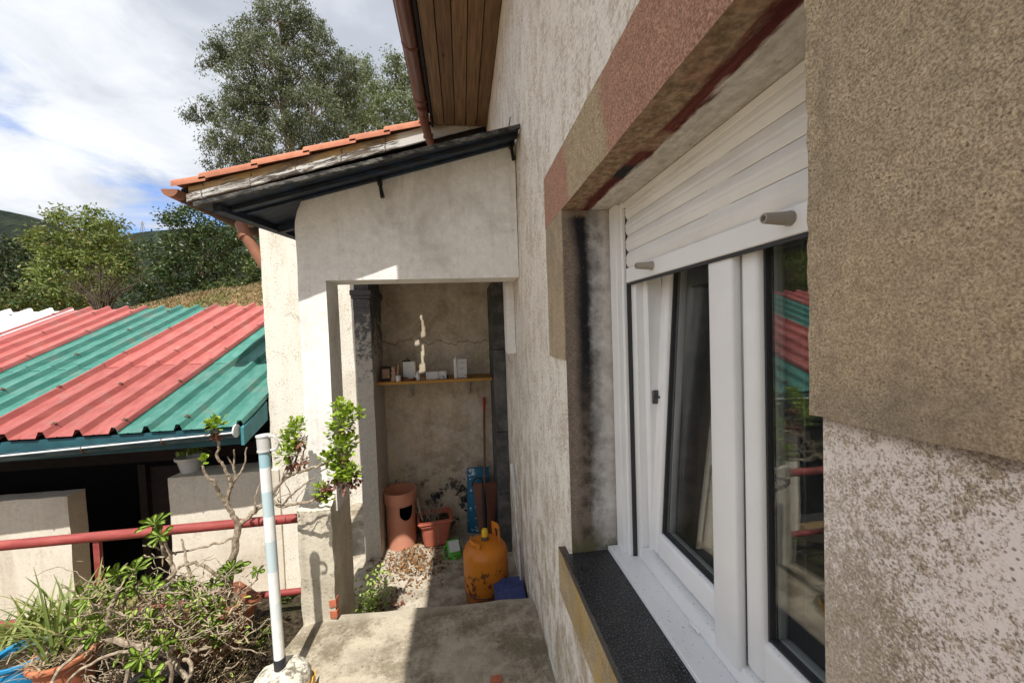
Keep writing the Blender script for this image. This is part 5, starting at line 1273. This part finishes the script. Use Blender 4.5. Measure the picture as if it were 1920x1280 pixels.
# strap-leaved plants
def strap_plant(name, label, c, n, L, spread, m, seed, up=1.0, w_=.006):
    rnd = random.Random(seed); root = thing(name, label, 'plant', c); b = MB(); T = []
    for i in range(n):
        a = rnd.uniform(0, 2 * math.pi); l = L * rnd.uniform(.5, 1.1); o = Vector((rnd.gauss(0, .045), rnd.gauss(0, .045), 0)) * spread
        d = Vector((math.cos(a), math.sin(a), 0)); s = Vector((-d.y, d.x, 0)); bend = rnd.uniform(.15, .75); w2 = w_ * rnd.uniform(.6, 1.3); prev = None; tn = rnd.random()
        for k in range(6):
            t_ = k / 5; p = Vector(c) + o + d * l * (t_ * .35 + bend * t_ * t_ * .6) + Vector((0, 0, l * up * (t_ - bend * .75 * t_ * t_)))
            ww = w2 * (1 - t_ ** 2.2) + .0006
            row = [b.bm.verts.new(p - s * ww), b.bm.verts.new(p + Vector((0, 0, -ww * .35))), b.bm.verts.new(p + s * ww)]
            if prev:
                for j in range(2): b.bm.faces.new((prev[j], prev[j + 1], row[j + 1], row[j])); T.append(tn)
            prev = row
    o = b.build('leaves', m, root, ang=80); a = o.data.attributes.new('tone', 'FLOAT', 'FACE'); a.data.foreach_set('value', T); return root
strap_plant('spider_plant', 'yellow-green strappy plant at the far left of the bed', (-2.10, 2.08, .12), 120, .25, 1.9, L_strap, 1)
strap_plant('spider_plant', 'dark green upright blades growing from the round terracotta pot', (-1.80, 1.90, .18), 60, .34, 1.0, L_strap, 2, 1.15, .0055)
strap_plant('spider_plant', 'strappy plant with long thin stalks behind the terracotta pot', (-1.80, 2.10, .10), 90, .28, 1.7, L_strap, 3, 1.1, .005)
strap_plant('spider_plant', 'strappy clump in front of the shed doorway', (-1.50, 2.02, .08), 50, .24, 1.4, L_strap, 4, 1.0, .005)
strap_plant('grass_tuft', 'dead straw tuft sprawling over the round terracotta pot', (-1.77, 1.88, .175), 240, .12, 1.1, L_straw, 5, .45, .0022)
strap_plant('grass_tuft', 'dry straw lying over the blue tub', (-1.93, 1.96, .15), 80, .17, 2.0, L_straw, 6, .4, .0022)
# straw and twigs lying through the bed
rng = np.random.default_rng(4); n = 2600
Cn = np.stack([rng.uniform(-2.2, -1.02, n), rng.uniform(1.6, 2.2, n), np.abs(rng.normal(0, .055, n)) - .015], 1)
Ax = rng.normal(size=(n, 3)); Ax[:, 2] *= .45
tag(leafmesh('dry_straw', Cn, Ax, rng.uniform(.04, .15, n), rng.uniform(.0009, .0024, n), L_straw, None, 5), kind='stuff')
# weeds by the slab
for i, (px, py, lb) in enumerate(((492, 1185, 'small green weed in the soil left of the striped pole'), (478, 1212, 'tiny paddle-leaf seedling nearest the cement base'), (520, 1135, 'green weed at the foot of the porch pier'), (445, 1195, 'dark mossy weed beside the trough'))):
    p = Z_ = None
    d = r_ * (px - 960) + u_ * (640 - py) + f_ * 720; p = CAMP + d * ((P0 - 1.52) / d.z)
    wd = thing('weed', lb, 'weed', p)
    for k in range(3): rosette(wd, p + Vector((rn.uniform(-.05, .05), rn.uniform(-.04, .04), rn.uniform(.01, .035))), (rn.uniform(-.3, .3), rn.uniform(-.5, 0), 1), 8, .04, rnd=rn)
it = []
for _ in range(420): it.append(((-0.66 + rn.gauss(0, .05), 2.62 + rn.gauss(0, .12), -.30 + abs(rn.gauss(0, .09))), (rn.gauss(0, 1), rn.gauss(0, 1), .5), rn.uniform(.012, .026), rn.random()))
wd = thing('weed', 'green weeds growing in the gap behind the porch pier', 'weed', (-.66, 2.62, -.31)); joined_leaves('leaves', wd, it, L_succ, .4)

# ------------------------------------------------------------------ the striped pole
base = Vector((-0.815, 1.69, 0)); pole = thing('striped_pole', 'white and blue striped pole with grey cap set in cement', 'pole', base)
pt = Vector((-0.831, 1.69, 1.107)); pb_ = base + Vector((0, 0, .10))
b = MB(); b.tube([pb_, pt], 0.0205, 20); b.build('shaft', M_pole, pole)
dv = (pt - pb_).normalized()
b = MB(); b.tube([pb_, pb_ + dv * .075], .0225, 20); b.build('tape_band', M_tape, pole)
b = MB(); b.tube([pt - dv * .055, pt + dv * .004, pt + dv * .006, pt + dv * .012], [.0235, .0245, .027, .027], 20)
b.tube([pt - dv * .056, pt - dv * .050], .0255, 20); b.build('cap', M_cap, pole)
b = MB(); pts = [pt + Vector((.022, -.004, .004)), pt + Vector((.040, -.006, .006)), pt + Vector((.053, -.006, -.008)), pt + Vector((.057, -.006, -.028)), pt + Vector((.050, -.006, -.047)), pt + Vector((.030, -.006, -.052))]
b.tube(wob(pts, random.Random(1), 0), .0055, 8); b.build('hook', M_cap, pole)
b = MB()
def lump(q): return Vector((q.x + .010 * mn.noise(q * 16), q.y + .010 * mn.noise(q * 16 + Vector((5, 0, 0))), q.z + .012 * mn.noise(q * 20)))
pr = [(0.0001, 0)] + [(.112, .0), (.114, .03), (.112, .06), (.108, .09), (.098, .115), (.07, .128), (.04, .133), (.022, .135), (0.0001, .135)]
prd = []
for i in range(len(pr) - 1):
    for k in range(3): prd.append((pr[i][0] + (pr[i + 1][0] - pr[i][0]) * k / 3, pr[i][1] + (pr[i + 1][1] - pr[i][1]) * k / 3))
prd.append(pr[-1]); b.lathe(prd, base + Vector((.005, -.01, -.01)), 48); b.warp(lump); b.build('cement_base', M_lump, pole)
b = MB(); c = base + Vector((.005, -.01, -.01)); us = list(range(15)); vs = [0, .3, .6, 1]
def shell(r): return lambda u, v: Vector((c.x + (r + .004 * v) * math.cos(R(-62 + u * 6.2)), c.y + (r + .004 * v) * math.sin(R(-62 + u * 6.2)), c.z + v * (.105 - .03 * abs(math.sin(u * .9)) - .0016 * (u - 7) ** 2 * .3)))
b.cells(us, vs, lambda u, v: True, shell(.124), shell(.120)); b.build('bucket_shell', M_yellow, pole)

# ------------------------------------------------------------------ gas cylinder
gc = Vector((0.097, 2.56, -0.31)); gas = thing('gas_cylinder', 'rusty orange gas cylinder with yellow valve cap on the porch floor', 'gas cylinder', gc)
pr = [(0.0001, .05), (.10, .05), (.140, .082), (.148, .105), (.150, .13), (.150, .325)] + [(.150 * max(0, math.cos(a)) ** .62 if a < 1.55 else 0.0001, .325 + .09 * math.sin(a)) for a in [math.pi / 2 * i / 12 for i in range(1, 13)]]
pr[-1] = (0.0001, .415)
b = MB(); b.lathe([(max(r, .0001), z) for r, z in pr], gc, 48); b.build('body', M_cyl, gas)
b = MB(); b.lathe([(.139, 0), (.143, 0), (.141, .09), (.137, .09)], gc, 48); b.build('foot_ring', M_cyl, gas)
b = MB(); b.lathe([(.1505, .104), (.152, .108), (.1505, .112)], gc, 48); b.build('weld_bead', M_brownclay, gas)
def handle(ang, h0):
    b = MB(); us = list(range(13)); vs = [0, .5, 1]
    def P(r): 
        def f(u, v):
            a = R(ang - 42 + 84 * u / 12); z0 = .375 - .004 * v; 
            return Vector((gc.x + (r - .012 * v) * math.cos(a), gc.y + (r - .012 * v) * math.sin(a), gc.z + z0 + h0 * v))
        return f
    b.cells(us, [0, .34, .67, 1.0], lambda u, v: (u < 1.9 or u > 10.1 or v > .6), P(.112), P(.104)); return b
handle(205, .065).build('handle', M_cyl, gas); handle(15, .125).build('handle', M_cyl, gas)
b = MB(); b.lathe([(0.0001, .40), (.026, .405), (.026, .425), (.017, .43), (.017, .445), (0.0001, .446)], gc, 16); b.build('valve', M_brass, gas)
b = MB(); b.lathe([(0.0001, .437), (.020, .438), (.021, .47), (.017, .486), (0.0001, .488)], gc, 20); b.build('valve_cap', M_yellowcap, gas)

# blue crate by the wall
cr = thing('crate', 'scuffed blue plastic crate squeezed between cylinder and house wall', 'crate', (.235, 2.36, -.31))
b = MB(); x0, x1, y0, y1, h = .145, .318, 2.27, 2.44, .17
b.box(x0, x1, y0, y1, -.31, -.295)
b.box(x0, x0 + .008, y0, y1, -.2945, -.31 + h); b.box(x1 - .008, x1, y0, y1, -.2945, -.31 + h); b.box(x0 + .0085, x1 - .0085, y0, y0 + .008, -.2945, -.31 + h); b.box(x0 + .0085, x1 - .0085, y1 - .008, y1, -.2945, -.31 + h); b.build('body', M_bluecrate, cr, smooth=False)
b = MB(); b.hull([(x0 - .01, y0 - .01, -.137), (x1 + .005, y0 - .01, -.132), (x1 + .005, y0 - .01, -.120), (x0 - .01, y0 - .01, -.125), (x0 - .01, y1 + .01, -.137), (x1 + .005, y1 + .01, -.132), (x1 + .005, y1 + .01, -.10), (x0 - .01, y1 + .01, -.105)]); b.build('lid', M_bluecrate, cr, smooth=False)
# pale pole leaning in the corner
wp = thing('broom_pole', 'dirty white pole with thick grip leaning in the corner by the house wall', 'pole', (.318, 2.40, -.31))
b = MB(); b.tube([(.318, 2.40, -.31), (.300, 2.47, .50)], .008, 10); b.build('shaft', M_whitepipe, wp)
b = MB(); b.tube([(.301, 2.466, .47), (.299, 2.472, .52), (.293, 2.482, .60), (.290, 2.488, .635)], [.010, .016, .017, .013], 12); b.build('grip', M_whitepipe, wp)

# clay flue pot with a notch
fp = thing('flue_pot', 'tall pink clay flue pot with notched side in the alcove corner', 'flue pot', (-.590, 3.39, -.31))
b = MB(); c = (-.590, 3.39, -.31)
zz_ = [.245 + .115 * i / 16 for i in range(17)]
def skip(i, k):
    z = (prf[i][1] + prf[i + 1][1]) / 2; a = (k + .5) / 110 * 360
    if not .245 < z < .36: return False
    return abs(a - 302) < 27 * min(1, math.sqrt(max(0, 1 - ((.315 - z) / .07) ** 2)) if z < .315 else 1)
prf = [(.122, 0), (.122, .12)] + [(.122, z) for z in zz_] + [(.124, .375), (.136, .378), (.138, .42), (.140, .465), (.140, .478), (.130, .478), (.128, .40), (.116, .372)]
b.lathe(prf, c, 110, skip); b.build('body', M_pinkpot, fp, ang=50)
prf = [(.116, .371)] + [(.117, z) for z in zz_[::-1]] + [(.113, .10), (.113, .0), (0.0001, .004)]; b = MB(); b.lathe(prf, c, 110, skip); b.build('shade_lining', M_black, fp, ang=50)  # black inner wall stands in for the shade seen through the notch
# window-box planter with dry stalks
wb = thing('planter_box', 'rust-red plastic window box with dead stalks beside the flue pot', 'planter', (-.30, 3.34, -.31))
b = MB(); c = Vector((-.298, 3.34, -.31)); ang = R(8)
def rg(w_, l, z): return [c + Matrix.Rotation(ang, 3, 'Z') @ Vector((sx_ * w_, sy2 * l, 0)) + Vector((0, 0, z)) for sx_, sy2 in ((-1, -1), (1, -1), (1, 1), (-1, 1))]
rings = [rg(.095, .07, 0.004), rg(.125, .10, .205), rg(.145, .118, .207), rg(.148, .12, .245), rg(.130, .104, .245), rg(.118, .095, .19)]
vr = [[b.bm.verts.new(p) for p in q] for q in rings]
for i in range(5):
    for k in range(4): b.bm.faces.new((vr[i][k], vr[i][(k + 1) % 4], vr[i + 1][(k + 1) % 4], vr[i + 1][k]))
b.bm.faces.new(vr[0][::-1]); bmesh.ops.bevel(b.bm, geom=b.bm.edges[:], offset=.012, segments=2, affect='EDGES'); b.build('body', M_planter, wb)
b = MB(); q = rg(.121, .096, .205); b.bm.faces.new([b.bm.verts.new(p) for p in q]); b.build('soil', M_soil, wb)
b = MB(); rn2 = random.Random(3)
for i in range(26):
    p = c + Vector((rn2.uniform(-.09, .03), rn2.uniform(-.06, .05), .2)); e = p + Vector((rn2.uniform(-.10, .08), rn2.uniform(-.06, .04), rn2.uniform(.05, .20)))
    b.tube([p, p.lerp(e, .5) + Vector((0, 0, .02)), e], [.003, .0025, .0015], 5)
b.tube([c + Vector((-.10, -.02, .21)), c + Vector((-.13, 0, .33)), c + Vector((-.145, .02, .40))], [.009, .008, .006], 7)
b.tube([c + Vector((0, -.05, .22)), c + Vector((.03, -.11, .25)), c + Vector((.035, -.125, .12)), c + Vector((.036, -.126, .06))], .0025, 5); b.build('dead_stalks', M_stem, wb)
# green bottle on its back
bo = thing('bottle', 'green plastic detergent bottle with yellow cap lying towards the step', 'bottle', (-.16, 3.10, -.31))
b = MB(); b.box(-.055, .055, -.035, .035, 0, .15, .018, 3); b.lathe([(.045, .145), (.036, .175), (.018, .195), (.016, .21)], (0, 0, 0), 16, None, 1, .8)
Mb = Matrix.Translation((-.150, 3.20, -.225)) @ Matrix.Rotation(R(12), 4, 'Z') @ Matrix.Rotation(R(128), 4, 'X'); b.xf(Mb); b.build('body', M_bottle, bo)
b = MB(); b.lathe([(0.0001, .235), (.021, .234), (.022, .205), (0.0001, .204)], seg=16); b.xf(Mb); b.build('cap', M_yellowcap, bo)
b = MB(); b.box(-.042, .042, .0352, .0362, .02, .11); b.xf(Mb); b.build('label_sticker', M_carton, bo)
b = MB(); b.tube([(-.05, 0, .03), (-.085, 0, .06), (-.085, 0, .12), (-.045, 0, .16)], .010, 8); b.xf(Mb); b.build('handle', M_bottle, bo)
# sack, clay tile, umbrella, broom
sk = thing('sack', 'blue sack with white speckled print against the alcove wall', 'sack', (.06, 3.36, -.31))
b = MB(); us = [-.075 + .15 * i / 6 for i in range(7)]; vs = [.0 + .575 * i / 10 for i in range(11)]
def sackP(s): 
    def f(u, v):
        fl = math.sin(math.pi * (u + .075) / .15) ** .6 if abs(u) < .0749 else 0
        return Vector((.075 + u * 1.35 * (1 - .04 * v) + .03 * v, 3.46 + s * (.035 * fl * (1 - .75 * (v / .575) ** 2) + .006) + .05 * v + .005 * mn.noise(Vector((u * 30, v * 12, s))), -.31 + v))
    return f
b.cells(us, vs, lambda u, v: True, sackP(-1), sackP(1)); b.build('bag', M_bag, sk)
b = MB(); us = [-.1 + .2 * i / 8 for i in range(9)]; vs = [0, .13, .26, .38, .49]
def tileP(r): return lambda u, v: Vector((.145 + u * (.62 + .42 * v / .49), 3.27 + .12 * v + r - .25 * abs(u) ** 2 / .1 * -1 * .35, -.31 + v))
b.cells(us, vs, lambda u, v: True, tileP(0), tileP(.014)); tag(b.build('roof_tile', M_brownclay), 'single dark curved roof tile standing in front of the blue sack', 'roof tile')
um = thing('umbrella', 'furled black umbrella with hooked handle leaning before the blue sack', 'umbrella', (.10, 3.15, -.31))
b = MB(); b.tube([(.125, 3.12, -.30), (.125, 3.15, .0), (.12, 3.18, .2)], [.006, .022, .010], 10); b.build('canopy', M_black, um)
b = MB(); hk = [(.12, 3.18, .19), (.118, 3.185, .25), (.10, 3.185, .285), (.06, 3.185, .283), (.035, 3.185, .25), (.034, 3.185, .225)]; b.tube(wob(hk, rn2, 0), .007, 8); b.build('handle', M_black, um)
br_ = thing('broom_stick', 'thin dark stick with red grip leaning against the alcove wall', 'stick', (.115, 3.10, -.31))
b = MB(); b.tube([(.115, 3.08, -.31), (.170, 3.50, .78)], .0095, 8); b.build('shaft', M_brownclay, br_)
b = MB(); b.tube([(.1698, 3.497, .775), (.175, 3.541, .895)], .0125, 10); b.build('grip', M_redplastic, br_)

# things on the shelf
SZ = 1.1168
def sz(x): return 1.1165 - .0073 * (x + .715)
def simple(name, label, cat, c, parts):
    root = thing(name, label, cat, c)
    for (pn, bb, m) in parts: bb.build(pn, m, root)
    return root
x = -.655; z = sz(x)
b1 = MB(); b1.box(x - .045, x + .045, 3.35, 3.40, z, z + .12, .004); b2 = MB(); b2.box(x - .03, x + .03, 3.347, 3.3495, z + .02, z + .10)
simple('box', 'small black box at the left end of the shelf', 'box', (x, 3.37, z), [('body', b1, M_black), ('panel', b2, M_figure)])
x = -.585; z = sz(x)
b1 = MB(); b1.lathe([(0.0001, 0), (.026, 0), (.024, .02), (.017, .05), (.022, .072), (.014, .088), (.016, .098), (.018, .110), (.014, .124), (0.0001, .130)], (x, 3.31, z), 14, None, 1, .8); b2 = MB(); b2.tube([(x + .03, 3.31, z + .01), (x + .034, 3.31, z + .08), (x + .042, 3.31, z + .145)], [.010, .008, .005], 8)
simple('figurine', 'little brownish figurine standing second from left on the shelf', 'figurine', (x, 3.31, z), [('body', b1, M_figure), ('arm', b2, M_figure)])
x = -.545; z = sz(x)
b1 = MB(); b1.lathe([(0.0001, 0), (.018, 0), (.022, .03), (.021, .048), (.018, .048), (.016, .006), (0.0001, .005)], (x, 3.29, z), 16); simple('cup', 'tiny white cup at the shelf front by the figurine', 'cup', (x, 3.29, z), [('body', b1, M_ceramic)])
x = -.465; z = sz(x)
b1 = MB(); b1.box(x - .052, x + .052, 3.37, 3.41, z, z + .155, .004); b2 = MB(); b2.box(x - .055, x + .012, 3.365, 3.412, z + .1552, z + .165, .003); b2.tube([(x - .03, 3.39, z + .165), (x - .02, 3.39, z + .18), (x + .0, 3.39, z + .168)], .004, 6)
simple('tin', 'white tin with dark lid standing left of the sunlit streak', 'tin', (x, 3.39, z), [('body', b1, M_ceramic), ('lid', b2, M_black)])
b1 = MB(); b1.lathe([(0.0001, 0), (.05, 0), (.068, .022), (.064, .022), (.046, .006), (0.0001, .006)], (x + .01, 3.32, z), 24); simple('dish', 'dark red dish on the shelf before the white tin', 'dish', (x + .01, 3.32, z), [('body', b1, M_brownclay)])
x = -.388; z = sz(x)
b1 = MB(); b1.lathe([(0.0001, 0), (.018, 0), (.021, .03), (.016, .055), (.008, .064), (.008, .074), (0.0001, .075)], (x, 3.31, z), 14); simple('jar', 'little white jar right of the dark red dish', 'jar', (x, 3.31, z), [('body', b1, M_ceramic)])
x = -.235; z = sz(x)
b1 = MB(); b1.box(x - .085, x + .02, 3.32, 3.39, z, z + .065, .002); b2 = MB(); b2.box(x + .0215, x + .085, 3.325, 3.39, z, z + .066, .002); b3 = MB(); b3.box(x + .0855, x + .10, 3.33, 3.37, z, z + .03, .002)
simple('carton', 'long low white carton lying mid shelf', 'carton', (x, 3.35, z), [('body', b1, M_carton), ('flap_end', b2, M_carton), ('tab', b3, M_black)])
x = -.035; z = sz(x)
b1 = MB(); b1.box(x - .024, x + .062, 3.33, 3.40, z, z + .165, .002); b2 = MB(); b2.box(x - .05, x - .0245, 3.32, 3.395, z, z + .17, .002); b3 = MB(); b3.lathe([(0.0001, 0), (.009, 0), (.009, .010), (0.0001, .010)], (x - .03, 3.36, z + .1702), 10)
simple('carton', 'tall printed carton upright towards the right end of the shelf', 'carton', (x, 3.36, z), [('body', b1, M_carton), ('side_panel', b2, M_ceramic), ('spout', b3, M_ceramic)])

# pot on the shed wall
hp = thing('flower_pot', 'dingy white pot standing on the shed wall under the eave', 'flower pot', (-2.93, 4.47, .125))
b = MB(); b.lathe(potprof(.085, .125, .16, .012, .03), (-2.93, 4.47, .125), 24); b.build('body', M_ceramic, hp)
it = [((-2.93 + rn.gauss(0, .07), 4.47 + rn.gauss(0, .06), .29 + abs(rn.gauss(0, .05))), (rn.gauss(0, 1), rn.gauss(0, 1), .6), rn.uniform(.03, .06), rn.random()) for _ in range(90)]
joined_leaves('foliage', hp, it, L_succ, .3)
# leaf litter on the porch floor, tile fragment on the slab
rng = np.random.default_rng(14); n = 1000
px_ = np.clip(rng.normal(-.46, .17, n), -.80, .1); py_ = np.clip(rng.normal(3.10, .17, n), 2.3, 3.55)
Cn = np.stack([px_, py_, -.305 + np.abs(rng.normal(0, .008, n))], 1); Ax = rng.normal(size=(n, 3)); Ax[:, 2] *= .35
tag(leafmesh('leaf_litter', Cn, Ax, rng.uniform(.012, .042, n), rng.uniform(.003, .010, n), L_litter, None, 15), kind='stuff')
rng = np.random.default_rng(24); n = 700
Cn = np.stack([rng.normal(-.64, .10, n), rng.normal(2.45, .14, n), -.304 + np.abs(rng.normal(0, .01, n))], 1); Ax = rng.normal(size=(n, 3)); Ax[:, 2] *= .35
tag(leafmesh('dark_leaf_litter', Cn, Ax, rng.uniform(.012, .04, n), rng.uniform(.003, .010, n), L_rust, None, 16), kind='stuff')
d = r_ * (930 - 960) + u_ * (640 - 1277) + f_ * 720; p = CAMP + d * (-1.52 / d.z)
b = MB(); b.rough(p.x - .022, p.x + .022, p.y - .018, p.y + .014, 0.001, .016, .008, .003, 40, 2); tag(b.build('tile_fragment', M_brick), 'orange broken tile fragment on the concrete at the bottom edge', 'tile fragment')
# curtain behind the tilted sash
b = MB(); us = frange(0.70, 1.32, 0.008); vs = [0.55, 1.2, 1.95]
b.cells(us, vs, lambda y, z: True, lambda y, z: Vector((.80 + .022 * math.sin(y * 62) + .010 * math.sin(y * 151), y, z)), lambda y, z: Vector((.803 + .022 * math.sin(y * 62) + .010 * math.sin(y * 151), y, z)))
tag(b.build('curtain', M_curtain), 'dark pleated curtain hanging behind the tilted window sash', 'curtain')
